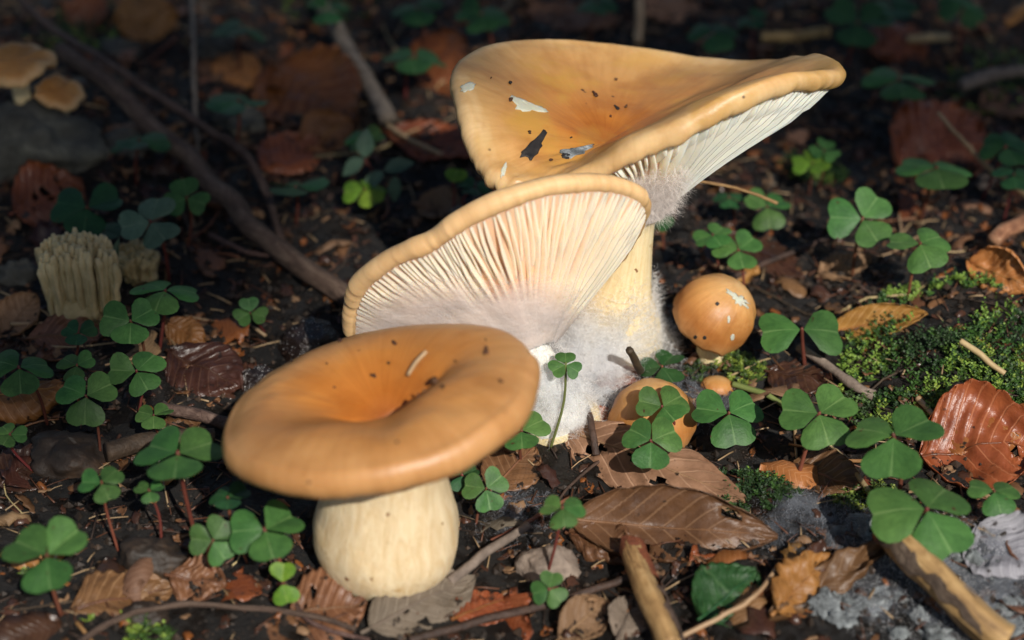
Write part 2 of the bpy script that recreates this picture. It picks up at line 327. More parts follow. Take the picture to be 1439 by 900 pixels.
def part(name, V, F, mats, parent, uv=None, mi=None, smooth=True, origin=None):
    """vertices in world centimetres; stored relative to the parent thing"""
    off = np.zeros(3); p = parent
    while p is not None: off += np.array(p.location)/S; p = p.parent
    return obj(name, make_mesh(name, np.asarray(V)-off, F, mats, uv, mi, smooth), parent)
def thing(name, V, F, mats, label, cat, group=None, uv=None, mi=None, smooth=True, base=None):
    V = np.asarray(V, float)
    if base is None: base = np.array([V[:, 0].mean(), V[:, 1].mean(), V[:, 2].min()])
    return tag(obj(name, make_mesh(name, V-base, F, mats, uv, mi, smooth), None, base), label, cat, group)
def grid_faces(a, b, wrap=False):
    F = []
    for i in range(a-1):
        for j in range(b if wrap else b-1):
            k = (j+1) % b; F.append((i*b+j, i*b+k, (i+1)*b+k, (i+1)*b+j))
    return F
def spline(P, n, closed=False):
    P = np.asarray(P, float); m = len(P); out = []
    ts = np.linspace(0, m if closed else m-1, n, endpoint=not closed)
    for t in ts:
        i = int(math.floor(t)); f = t-i
        if not closed and i >= m-1: i, f = m-2, 1.0
        g = (lambda k: P[k % m]) if closed else (lambda k: P[min(max(k, 0), m-1)])
        a, b, c, d = g(i-1), g(i), g(i+1), g(i+2)
        out.append(.5*((2*b)+(-a+c)*f+(2*a-5*b+4*c-d)*f*f+(-a+3*b-3*c+d)*f**3))
    return np.array(out)
def tube(P, rad, seg=8, rough=0.0, seed=0):
    P = np.asarray(P, float); n = len(P); rad = np.broadcast_to(np.asarray(rad, float), (n,))
    T = np.gradient(P, axis=0); T /= np.linalg.norm(T, axis=1)[:, None]+1e-9
    a = np.array([0, 0, 1.0]) if abs(T[0][2]) < .9 else np.array([1.0, 0, 0])
    A = np.zeros((n, 3))
    for i in range(n):
        a = a - T[i]*np.dot(a, T[i]); a = a/(math.sqrt(float(a@a))+1e-9); A[i] = a
    Bn = np.cross(T, A); th = 2*math.pi*np.arange(seg)/seg; rr = np.repeat(rad[:, None], seg, 1)
    if rough:
        I = np.arange(n)[:, None]+0*th; rr = rr*(1+rough*(fbm(I*.16+seed*7+np.cos(th)*.9, np.sin(th)*1.4+seed, 3, 3)+.5*vn(np.cos(th)*2.5+seed, np.sin(th)*2.5, 6)))
    V = P[:, None]+rr[:, :, None]*(np.cos(th)[None, :, None]*A[:, None]+np.sin(th)[None, :, None]*Bn[:, None]); V = V.reshape(-1, 3)
    U = np.stack([np.tile(np.arange(seg)/seg, n), np.repeat(np.arange(n)/(n-1), seg)], 1)
    F = grid_faces(n, seg, True); F.append(tuple(range(seg))[::-1]); F.append(tuple((n-1)*seg+j for j in range(seg)))
    return V, F, U
def nrm(v): return np.asarray(v, float)/np.linalg.norm(v)
class Soup:
    def __init__(s): s.V = []; s.F = []; s.m = []; s.n = 0
    def add(s, V, F, mi=0):
        s.V.append(np.asarray(V, float)); s.F += [tuple(i+s.n for i in f) for f in F]; s.m += [mi]*len(F); s.n += len(V)
    def verts(s): return np.concatenate(s.V)

# ------------------------------------------------------------------ ground
def axis(lo, hi, step):
    c = list(np.arange(lo, hi, step)); d = step; a = c[-1]
    while a < 9000: d *= 1.16; a += d; c.append(a)
    d = step; a = c[0]
    while a > -9000: d *= 1.16; a -= d; c.insert(0, a)
    return np.array(c)
gx = axis(-24, 24, .16); gy = axis(-20, 32, .17)
XX, YY = np.meshgrid(gx, gy); ZZ = gz(XX, YY)
me = make_mesh('ground', np.stack([XX.ravel(), YY.ravel(), ZZ.ravel()], 1), grid_faces(len(gy), len(gx)), 'humus')
g = obj('ground', me); g['kind'] = 'structure'; g['label'] = 'dark damp humus of the forest floor'

# ------------------------------------------------------------------ mushrooms
class Cap:
    """cap grown from a closed rim curve, a sunken centre and a rolled margin; all in world centimetres"""
    def __init__(s, rim, Ct, n, hprof, e, a0, a1, sc, sr, bulge, nt_=192, ns=46, ne=14, nu=26, seed=0, crimp=.03, ncr=90, relief=.05):
        s.n = n = nrm(n); s.nt = nt_; s.ns = ns; th = np.arange(nt_)/nt_*2*math.pi; s.th = th
        rim = np.asarray(rim); D = rim-Ct; H = D@n; Rv = D-H[:, None]*n; rad = np.linalg.norm(Rv, axis=1); rho = Rv/rad[:, None]
        s.rho = rho; s.Ct = np.asarray(Ct)
        rows = []; ts = []
        for k in range(ns):
            q = k/(ns-1); h = hprof(q, th, H, rad, rho)
            wob = relief*q*fbm(th*0+q*4+seed, np.cos(th)*2.2+np.sin(th)*3.1, seed, 2)
            rows.append(Ct+rho*(rad*q)[:, None]+n*(h+wob)[:, None]); ts.append(q*.84)
        last = rows[-1]; ec = last-e*(rho*math.cos(a0)+n*math.sin(a0)); cr = np.zeros(nt_)
        for k in range(1, ne+1):
            f = k/ne; a = a0+(a1-a0)*f
            cr = crimp*np.sin(f*math.pi*.75)**2*(vn(th*ncr/6.28, 0*th, seed)+.6*vn(th*ncr/2.9, 0*th, seed+4))
            ee = e*(1+.12*vn(th*3.5, th*0+seed, 9))+cr
            rows.append(ec+ee[:, None]*(rho*math.cos(a)+n*math.sin(a))); ts.append(.84+.16*f)
        s.skin = np.array(rows); s.ts = np.array(ts)
        E = s.skin[-1]; Sr = sc+sr*rho; und = []
        for k in range(nu):
            u = k/(nu-1); und.append(E*(1-u)+Sr*u+n*(bulge*math.sin(math.pi*u)))
        s.und = np.array(und); s.nu = nu
        du = np.gradient(s.und, axis=0); dt = np.roll(s.und, -1, 1)-np.roll(s.und, 1, 1)
        nn = np.cross(dt, du); nn /= np.linalg.norm(nn, axis=2)[:, :, None]+1e-9
        if (nn.reshape(-1, 3)@n).mean() > 0: nn = -nn
        s.unn = nn
    def usample(s, th, u):
        x = (th/(2*math.pi)*s.nt) % s.nt; i = int(x); f = x-i; j = (i+1) % s.nt; y = min(max(u, 0), 1)*(s.nu-1); k = min(int(y), s.nu-2); g_ = y-k
        def it(A): return (A[k, i]*(1-f)+A[k, j]*f)*(1-g_)+(A[k+1, i]*(1-f)+A[k+1, j]*f)*g_
        return it(s.und), nrm(it(s.unn))
    def top(s, th, q):
        x = (th/(2*math.pi)*s.nt) % s.nt; i = int(x); f = x-i; j = (i+1) % s.nt; y = q*(s.ns-1); k = min(int(y), s.ns-2); g_ = y-k; A = s.skin
        return (A[k, i]*(1-f)+A[k, j]*f)*(1-g_)+(A[k+1, i]*(1-f)+A[k+1, j]*f)*g_
    def nearest_top(s, px, py):
        """surface point of the cap's top seen at a pixel of the photograph"""
        P = s.skin[:s.ns+2].reshape(-1, 3)-CAM; d = P@FW; X = 719.5+(P@RT)/d/TH*719.5; Y = 450-(P@UP)/d/TH*719.5
        D = (X-px)**2+(Y-py)**2; c = np.argsort(D)[:12]; i = c[np.argmin(d[c])]; k, j = divmod(int(i), s.nt)
        k2 = min(k+1, len(s.skin)-1); a = s.skin[k2, j]-s.skin[max(k-1, 0), j]; b = s.skin[k, (j+1) % s.nt]-s.skin[k, j-1]
        nn = nrm(np.cross(a, b)+1e-9); nn = nn if nn@s.n > 0 else -nn
        return s.skin[k, j], nn
    def build(s, parent, mat, gm, gr, arc, ngill, depth, seed=0, gills=True):
        a, b = len(s.skin), s.nt; UVs = np.stack([np.tile(s.th/(2*math.pi), a), np.repeat(s.ts, b)], 1)
        c = part('cap', s.skin.reshape(-1, 3), grid_faces(a, b, True), mat, parent, UVs)
        part('underside', s.und.reshape(-1, 3), grid_faces(s.nu, b, True), gr, c)
        if not gills: return c
        r = np.random.default_rng(seed)
        for k in range(ngill):
            th = arc[0]+(arc[1]-arc[0])*(k+.5)/ngill+r.normal()*.004
            full = k % 2 == 0; u1 = 1.0 if full else r.uniform(.35, .6); dp = depth*(1 if full else .75)*r.uniform(.85, 1.1)
            ph = r.uniform(0, 6); am = r.uniform(.004, .012); V = []; F = []; m = 9
            for i in range(m):
                u = u1*i/(m-1); tt = th+am*math.sin(ph+u*7)+.012*math.sin(th*5+u*4)
                p, nn = s.usample(tt, u); p2, _ = s.usample(tt+.02, u); side = nrm(p2-p)
                x = i/(m-1); d_ = dp*min(1, .18+3.0*x)*(1 if full else (1-x)**.5*1.15)
                wv = .05*math.sin(ph*2+u*9)
                V += [p-nn*.05+side*.07, p-nn*.05-side*.07, p+nn*d_+side*(wv-.026), p+nn*d_+side*(wv+.026)]
            for i in range(m-1):
                o = i*4
                for q, w2 in ((0, 3), (3, 2), (2, 1)): F.append((o+q, o+w2, o+4+w2, o+4+q))
            part('gill', V, F, gm, c)
        return c

def stem(parent, P, rad, mat, seg=56, n=40, seed=0, lump=.04):
    C = spline(P, n); rr = spline(np.array(rad)[:, None], n)[:, 0]
    V, F, U = tube(C, rr, seg)
    V = V.reshape(n, seg, 3); th = np.arange(seg)/seg*2*math.pi
    for i in range(n):
        k = 1+lump*fbm(np.cos(th)*1.5+i*.09+seed, np.sin(th)*1.5+seed, 4, 3)+.012*vn(th*9, th*0+i*.07, seed+2)
        V[i] = C[i]+(V[i]-C[i])*k[:, None]
    return part('stem', V.reshape(-1, 3), F, mat, parent, U)

def circle_rim(C, n, ex, r, fr, n_=192):
    n = nrm(n); ex = nrm(np.asarray(ex)-n*np.dot(ex, n)); ey = np.cross(n, ex); th = np.arange(n_)/n_*2*math.pi
    rr, hh = fr(th); return C+ex*(r*rr*np.cos(th))[:, None]+ey*(r*rr*np.sin(th))[:, None]+n*hh[:, None]

# --- front mushroom: broad ochre cap with a creased navel
YF = -12.3
bF = ground(546, 803); bF = np.array([at_y(546, 803, YF)[0], YF, float(gz(at_y(546, 803, YF)[0], YF))])
cF = at_y(533, 571, YF)
nF = nrm([-.215, .165, .963])
exF = nrm(RT*.975+UP*.222); cF = at_y(529, 551, YF)
rimF = circle_rim(cF, nF, exF, 4.06, lambda th: (1+.02*np.cos(2*th+.5)+.02*np.cos(3*th+1), .09*np.cos(2*th-.6)+.05*np.cos(3*th)))
_fp = spline(np.array([[0, -.62], [.12, -.54], [.26, -.30], [.42, .0], [.58, .22], [.74, .30], [.88, .20], [1.0, 0]]), 200)
def hF(q, th, H, rad, rho):
    exv = nrm(exF-nF*np.dot(exF, nF)); eyv = np.cross(nF, exv)
    a = (rho@exv)*rad*q; b = (rho@eyv)*rad*q
    base = np.interp(q, _fp[:, 0], _fp[:, 1])*np.ones_like(th)
    crease = -.26*np.exp(-((a-.35)/1.35)**2-((b-.02-.10*a)/.45)**2)-.50*np.exp(-((a-.3)/1.1)**2-((b+.10-.12*a-.06*np.sin(a*4))/.17)**2)
    swell = .20*np.exp(-((a-1.5)/1.3)**2-((b+1.3)/.9)**2)+.12*np.exp(-((a+1.3)/.8)**2-((b+1.9)/.7)**2)+.14*np.exp(-((a-2.2)/1.2)**2-((b-1.6)/1.0)**2)-.14*np.exp(-((a+1.9)/1.2)**2-((b-.3)/1.1)**2)-.10*np.exp(-((a-.2)/.5)**2-((b+2.2)/1.2)**2)
    return base+crease+swell*(1-q**6)+H*q**3
capF = Cap(rimF, cF, nF, hF, .50, R(58), R(-125), np.array([bF[0], YF, 4.0]), 1.5, .35, seed=3, crimp=.02, ncr=40, ne=20, relief=.08)
mF = root('mushroom', bF, 'mushroom with broad ochre cap facing up and thick bare cream stem', 'mushroom', 'large orange mushrooms')
capF.build(mF, 'cap_front', 'gill', 'gillroot', (0, 1), 0, .3, 1, gills=False)
topF = cF-nF*1.55+np.array([.1, 0, 0])
zt = topF[2]-bF[2]; stem(mF, [bF+(topF-bF)*[f, f, 0]+[0, 0, z_] for f, z_ in ((-.1, -.5), (0, .4), (.1, 1.2), (.3, zt*.5), (.6, zt*.75), (1, zt))], [1.55, 1.98, 2.08, 1.86, 1.58, 1.42], 'stem', seed=1)

# --- middle mushroom: tipped back, gills towards the camera
near = [(487, 446, -5.8), (488, 415, -6.0), (500, 385, -6.2), (535, 356, -6.4), (572, 338, -6.5), (604, 323, -6.55), (634, 299, -6.65), (700, 268, -6.55), (760, 250, -6.3), (815, 243, -6.0), (862, 247, -5.6), (893, 262, -5.2)]
far_ = [(893, 290, -4.2), (858, 350, -2.9), (790, 410, -1.9), (700, 440, -1.8), (600, 462, -2.6), (535, 474, -4.2), (502, 468, -5.4)]
rimM = spline([at_y(*p) for p in near+far_], 192, True)
nM = nrm([-.42, .60, .68]); CtM = at_y(700, 372, -4.0)
scM = at_y(742, 486, -5.75)
capM = Cap(rimM, CtM, nM, lambda q, th, H, rad, rho: H*q**1.6, (.30), R(80), R(-95), scM, .85, .0, seed=5, crimp=.038, ncr=190, relief=.04)
bM = at_y(789, 588, -5.6); bM[2] = float(gz(bM[0], bM[1]))
mM = root('mushroom', bM, 'tipped mushroom showing peach gills veiled by white mould, behind the broad ochre cap', 'mushroom', 'large orange mushrooms')
def arc_of(cap, c, lo, hi): return lo, hi
capM.build(mM, 'cap_mid', 'gill', 'gillroot', (-.25, 2*math.pi*12.2/19), 84, .25, 2)
stem(mM, [bM+[0, .1, -.4], bM*.75+scM*.25, bM*.35+scM*.65, scM+nM*.2, scM+nM*1.2], [1.2, 1.02, .74, .55, .45], 'stem_white', seed=2)
V, F, U = tube(spline([bM+[0, .08, -.3], bM+[-.02, .05, .15], bM+[-.05, 0, .55]], 10), [1.34, 1.33, 1.32, 1.31, 1.29, 1.27, 1.24, 1.2, 1.14, 1.0], 40, .05, 3); part('stem_base', V, F, 'stem_yellow', mM, U)

# --- rear mushroom: funnel cap, gills showing under its raised side
rr_ = [(1174, 93, -1.4), (1146, 101, -2.4), (1100, 106, -3.1), (1029, 131, -3.8), (971, 162, -4.2), (889, 198, -4.3), (828, 230, -4.2), (778, 250, -4.3), (735, 248, -4.4), (700, 232, -4.1), (672, 190, -3.2), (655, 135, -1.8), (650, 95, -.1), (690, 68, 2.2), (760, 60, 3.6), (850, 67, 4.4), (960, 80, 4.6), (1060, 83, 3.6), (1110, 78, 2.2), (1146, 77, .6)]
rimR = spline([at_y(*p) for p in rr_], 192, True)
nR = nrm([.0, -.12, 1]); CtR = at_y(852, 196, -1.6)
bR = at_y(869, 494, -1.7); bR[2] = float(gz(bR[0], bR[1]))
scR = at_y(893, 280, -1.9)
def hR(q, th, H, rad, rho): return H*(.35*q+.65*(3*q*q-2*q**3))-.10*np.exp(-(q/.2)**2)
capR = Cap(rimR, CtR, nR, hR, .38, R(88), R(-105), scR, .62, .30, seed=8, crimp=.05, ncr=130, relief=.16)
mR = root('mushroom', bR, 'tall mushroom with wavy funnel cap standing behind the other big ones', 'mushroom', 'large orange mushrooms')
capR.build(mR, 'cap_rear', 'gill2', 'gillroot', (-.35, 2*math.pi*8/20), 62, .42, 3)
kf = lambda px, k: np.array([at_y(px, 494-214*k, -1.75)[0], bR[1]*(1-k)+scR[1]*k, bR[2]*(1-k)+scR[2]*k])
stem(mR, [bR+[0, 0, -.5], kf(869, .12), kf(867, .35), kf(877, .55), kf(886, .75), scR, scR+[0, 0, 1.2]], [1.55, 1.46, 1.22, .90, .70, .66, .62], 'stem_yellow', seed=3)

# --- conforming patches on the caps: scars, scraps
def patch(name, cap, pts, mat, parent=None, label=None, cat=None, lift=.03, n=26, jag=.12, seed=0):
    pts = np.asarray(pts, float); c = pts.mean(0); o = spline(pts, n, True); r = np.random.default_rng(seed)
    rings = []; base, nn = cap.nearest_top(*c); V = []
    def proj(p):
        d = ray(*p); P0 = cap.skin[:cap.ns+2].reshape(-1, 3); P = P0-CAM; dd = P@FW; X = 719.5+(P@RT)/dd/TH*719.5; Y = 450-(P@UP)/dd/TH*719.5
        D = (X-p[0])**2+(Y-p[1])**2; k = np.argpartition(D, 12)[:12]; k = k[dd[k] < dd[k].min()+.35]; k = k[np.argsort(D[k])[:4]]; wgt = 1/(D[k]+2.0); dep = (dd[k]*wgt).sum()/wgt.sum()
        return CAM+d*dep+nn*lift
    V.append(proj(c))
    for f in (.4, .75, 1.0):
        for p in o: V.append(proj(c+(p-c)*f*(1+jag*r.normal()*(f == 1.0))))
    V = np.array(V); F = [(0, 1+j, 1+(j+1) % n) for j in range(n)]
    for k in range(2):
        for j in range(n): F.append((1+k*n+j, 1+(k+1)*n+j, 1+(k+1)*n+(j+1) % n, 1+k*n+(j+1) % n))
    m = len(V); V2 = np.concatenate([V, V-nn*.05]); F2 = F+[tuple(i+m for i in f[::-1]) for f in F]
    for j in range(n): F2.append((1+2*n+j, 1+2*n+j+m, 1+2*n+(j+1) % n+m, 1+2*n+(j+1) % n))
    if parent is not None: return part(name, V2, F2, mat, parent)
    return thing(name, V2, F2, mat, label, cat)
def fleck_pts(px, py, r_, s):
    r = np.random.default_rng(s+70); r_ = r_*r.choice([.55, .7, .9, 1.25]); el = r.uniform(.5, 1.0); a0 = r.uniform(0, 3.1)
    return [(px+r_*k*(math.cos(a)*math.cos(a0)-el*math.sin(a)*math.sin(a0)), py+.8*r_*k*(math.cos(a)*math.sin(a0)+el*math.sin(a)*math.cos(a0))) for a, k in zip(np.arange(6)*math.pi/3, r.uniform(.6, 1.35, 6))]
cR = [o for o in mR.children if o.name.startswith('cap')][0]; cFo = [o for o in mF.children if o.name.startswith('cap')][0]
patch('bite_scar', capR, [(718, 136), (735, 141), (752, 148), (768, 156), (748, 157), (728, 154)], 'flesh', cR)
patch('scuff', capR, [(648, 122), (664, 116), (666, 124), (652, 130)], 'flesh', cR)
patch('scuff', capR, [(705, 238), (712, 228), (710, 243), (704, 250)], 'flesh', cR)
patch('leaf_scrap', capR, [(733, 216), (748, 200), (764, 183), (767, 192), (757, 212), (745, 226)], 'black', None, 'ragged black leaf scrap stuck on the funnel cap', 'leaf scrap', .03, seed=2)
patch('soil_smear', capR, [(784, 213), (800, 210), (818, 207), (834, 204), (822, 214), (800, 222)], 'crust', cR, seed=4)
patch('soil_smear', capR, [(790, 216), (800, 219), (798, 224), (790, 222)], 'black', cR, seed=5)
for i, (px, py) in enumerate(((717, 116), (718, 140), (837, 133), (866, 152), (858, 164), (880, 150), (768, 262), (866, 112), (744, 186), (802, 194), (774, 226), (690, 110))):
    r_ = 2.4+(i*37 % 5)*.5; patch('soil_fleck', capR, fleck_pts(px, py, r_, i), 'black' if i % 3 == 0 else 'fleck', cR, lift=.035, n=10, jag=.3, seed=i)
for i, (px, py) in enumerate(((410, 507), (555, 483), (683, 478), (683, 494), (459, 512), (478, 479), (524, 528), (710, 580), (558, 622), (435, 678), (610, 535), (596, 549), (622, 544), (703, 536), (470, 545), (547, 511), (640, 508), (588, 556))):
    r_ = 1.9+(i*53 % 7)*.45; patch('soil_fleck', capF, fleck_pts(px, py, r_, i+20), 'black' if i % 4 == 0 else 'fleck', cFo, lift=.035, n=10, jag=.3, seed=i)
p0, n0 = capF.nearest_top(573, 525); p1, _ = capF.nearest_top(598, 500); p1 = p1+nF*.15
V, F, U = tube(spline([p0+n0*.07, (p0+p1)/2+n0*.12, p1+n0*.05], 7), [.06, .05, .03][0], 6)
thing('twig_scrap', V, F, 'straw', 'tiny pale twig scrap lying in the navel of the broad ochre cap', 'twig')

# --- button mushrooms
def button(px, py, hgt, wpx, n, label, squash=1.0, skirt=-.25, ragged=.05, bury=0.0, seed=0, stalk=True):
    g0 = ground(px, py, hgt); r = wpx/2*cm_px(g0); n = nrm(n); base = np.array([g0[0], g0[1], float(gz(g0[0], g0[1]))])
    a = nrm(np.cross(n, [0.3, 1, .2])); b = np.cross(n, a); nt_, ns = 64, 30; th = np.arange(nt_)/nt_*2*math.pi; V = []; U = []
    for k in range(ns):
        q = k/(ns-1); al = q*R(118); h = math.cos(al)*r*squash*1.02; rad = math.sin(al)*r*(1 if al < R(90) else 1+.05*math.sin((al-R(90))*3))
        rg = ragged*r*max(0, q-.75)*4*(fbm(np.cos(th)*4+seed, np.sin(th)*4, seed+2, 2))
        k2 = 1+.12*fbm(np.cos(th)*1.2+q*2+seed, np.sin(th)*1.2, seed, 3)+.022*vn(th*9, th*0+q*2, seed)+.05*q
        V.append(g0+n*(h+rg)[:, None]+((a*np.cos(th)[:, None]+b*np.sin(th)[:, None])*(rad*k2)[:, None])); U.append(np.stack([th/6.2832, 0*th+q], 1))
    V.append(np.tile(g0-n*r*squash*.2, (nt_, 1))); U.append(np.stack([th/6.2832, 0*th+1], 1))
    VS = V[:ns]
    m = root('button_mushroom', base, label, 'mushroom', 'young button mushrooms')
    part('cap', np.concatenate(V), grid_faces(ns+1, nt_, True), 'button', m, np.concatenate(U))
    if stalk:
        t = g0-n*r*.2; bb = np.array([t[0]*.6+g0[0]*.4, t[1]*.6+g0[1]*.4, base[2]-.3]); V, F, U = tube(spline([bb, (bb+t)/2, t], 8), r*.36, 18, .05)
        part('stem', V, F, 'stem_yellow', m, U)
    class _K: pass
    kk = _K(); kk.skin = np.array(V[:ns] if not stalk else VS); kk.ns = ns-2; kk.n = n; kk.nt = nt_
    kk.nearest_top = lambda px, py: (None, -FW)
    return m, kk
mB, kB = button(1006, 441, 1.75, 112, .55*RT+.75*UP-.55*FW, 'rounded young button mushroom with a pale scar beside moss', .98, seed=3, ragged=.16)
cB = mB.children[0]
patch('scar', kB, [(1022, 408), (1034, 412), (1050, 422), (1052, 430), (1042, 431), (1030, 421)], 'flesh', cB, lift=.02, jag=.25, seed=3)
patch('scar', kB, [(1022, 446), (1025, 444), (1026, 452), (1023, 455)], 'flesh', cB, lift=.02, n=10, seed=4)
patch('scar', kB, [(1027, 472), (1032, 470), (1031, 478), (1027, 479)], 'flesh', cB, lift=.02, n=10, seed=5)
for i, (px, py) in enumerate(((990, 475), (977, 474), (1008, 427))): patch('soil_fleck', kB, [(px-3, py), (px, py-3), (px+3, py), (px, py+3)], 'black', cB, lift=.02, n=8, seed=i)
button(916, 590, .35, 118, -.08*RT+.9*UP-.5*FW, 'half buried button mushroom under a pair of clover leaves', .95, seed=6, ragged=.02)
button(1008, 545, .1, 46, .1*RT+1.0*UP-.3*FW, 'tiny reddish button peeping out behind a clover leaf', .7, seed=9, ragged=.02)

# ------------------------------------------------------------------ wood sorrel
def leaflet_mesh(fold, droop, seed, notch=.13, half=54):
    nu, nv = 15, 9; V = []; U = []
    for i in range(nv):
        v = i/(nv-1)
        for j in range(nu):
            u = j/(nu-1)*2-1; ph = u*R(half); au = abs(u)
            r = (1-notch*math.exp(-(au/.20)**2))*(1-.40*max(0, (au-.5)/.5)**2.4)*(1+.02*float(vn(u*4+seed, 0, seed)))
            x, y = v*r*math.sin(ph), v*r*math.cos(ph)
            z = fold*abs(x)-droop*(v*r)**2*.5+.028*float(fbm(x*2.5+seed*3, y*2.5, seed, 2))-.10*max(0, au-.6)*v
            V.append((x, y+.04, z)); U.append((.5+.5*u, v))
    return make_mesh('leaflet', V, grid_faces(nv, nu), 'sorrel', U)
LEAF = {}
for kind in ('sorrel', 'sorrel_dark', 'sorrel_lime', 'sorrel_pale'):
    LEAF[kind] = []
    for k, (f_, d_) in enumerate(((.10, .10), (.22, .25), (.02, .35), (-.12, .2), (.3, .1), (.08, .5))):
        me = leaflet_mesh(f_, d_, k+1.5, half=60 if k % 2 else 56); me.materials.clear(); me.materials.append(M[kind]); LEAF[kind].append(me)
KEY = {'m': 'sorrel', 'd': 'sorrel_dark', 'l': 'sorrel_lime', 'p': 'sorrel_pale'}
def clover(px, py, wpx, k, yaw, kind, h, label, group=None, n=3, base=None, lean=0, droop=None, stalk='stalk'):
    r = np.random.default_rng(int(px*7+py*13)); c = ground(px, py, h); L_ = wpx*cm_px(c)*.545
    if base is None: bx, by = c[0]+r.uniform(-.5, .5), c[1]+r.uniform(-.2, .7)
    else: b_ = ground(*base); bx, by = b_[0], b_[1]
    bz = float(gz(bx, by)); rt = root('wood_sorrel', (bx, by, bz-.05), label, 'clover', group)
    tilt = math.asin(min(k, .999))-ELEV                      # blade turned towards the camera by this much
    Rm = Matrix.Rotation(tilt, 3, 'X') @ Matrix.Rotation(R(lean), 3, 'Y')
    angs = [yaw+120*i for i in range(n)] if n == 3 else ([yaw, yaw+180] if n == 2 else [yaw])
    for a in angs:
        if n == 2 and L_ > 0: a = a
        me = LEAF[KEY[kind]][int(r.integers(0, 6))]
        o = bpy.data.objects.new('leaflet', me); col.objects.link(o); o.parent = rt
        q = Rm @ Matrix.Rotation(R(a-90+r.normal()*5), 3, 'Z') @ Matrix.Rotation(R(r.normal()*9-(droop or 0)), 3, 'X') @ Matrix.Rotation(R(r.normal()*6), 3, 'Y')
        o.rotation_euler = q.to_euler(); s_ = L_*r.uniform(.93, 1.06); o.scale = (s_, s_, s_)
        o.location = Vector((c[0]-bx, c[1]-by, c[2]-bz+.05))*S
    mid = np.array([bx*.6+c[0]*.4+r.normal()*.12, by*.6+c[1]*.4+r.normal()*.1, bz*.45+c[2]*.55])
    V, F, U = tube(spline([(bx, by, bz-.1), mid, c-np.array([0, 0, .03]), c+np.array([0, 0, .035])], 12), np.linspace(.062, .042, 12)*min(1.2, max(.75, L_/1.1)), 7)
    part('stalk', V, F, stalk, rt); return rt
BACK = 'blurred clovers far back in the leaf litter'
B1 = 'blurred dark green clover in the far litter behind the mushrooms'
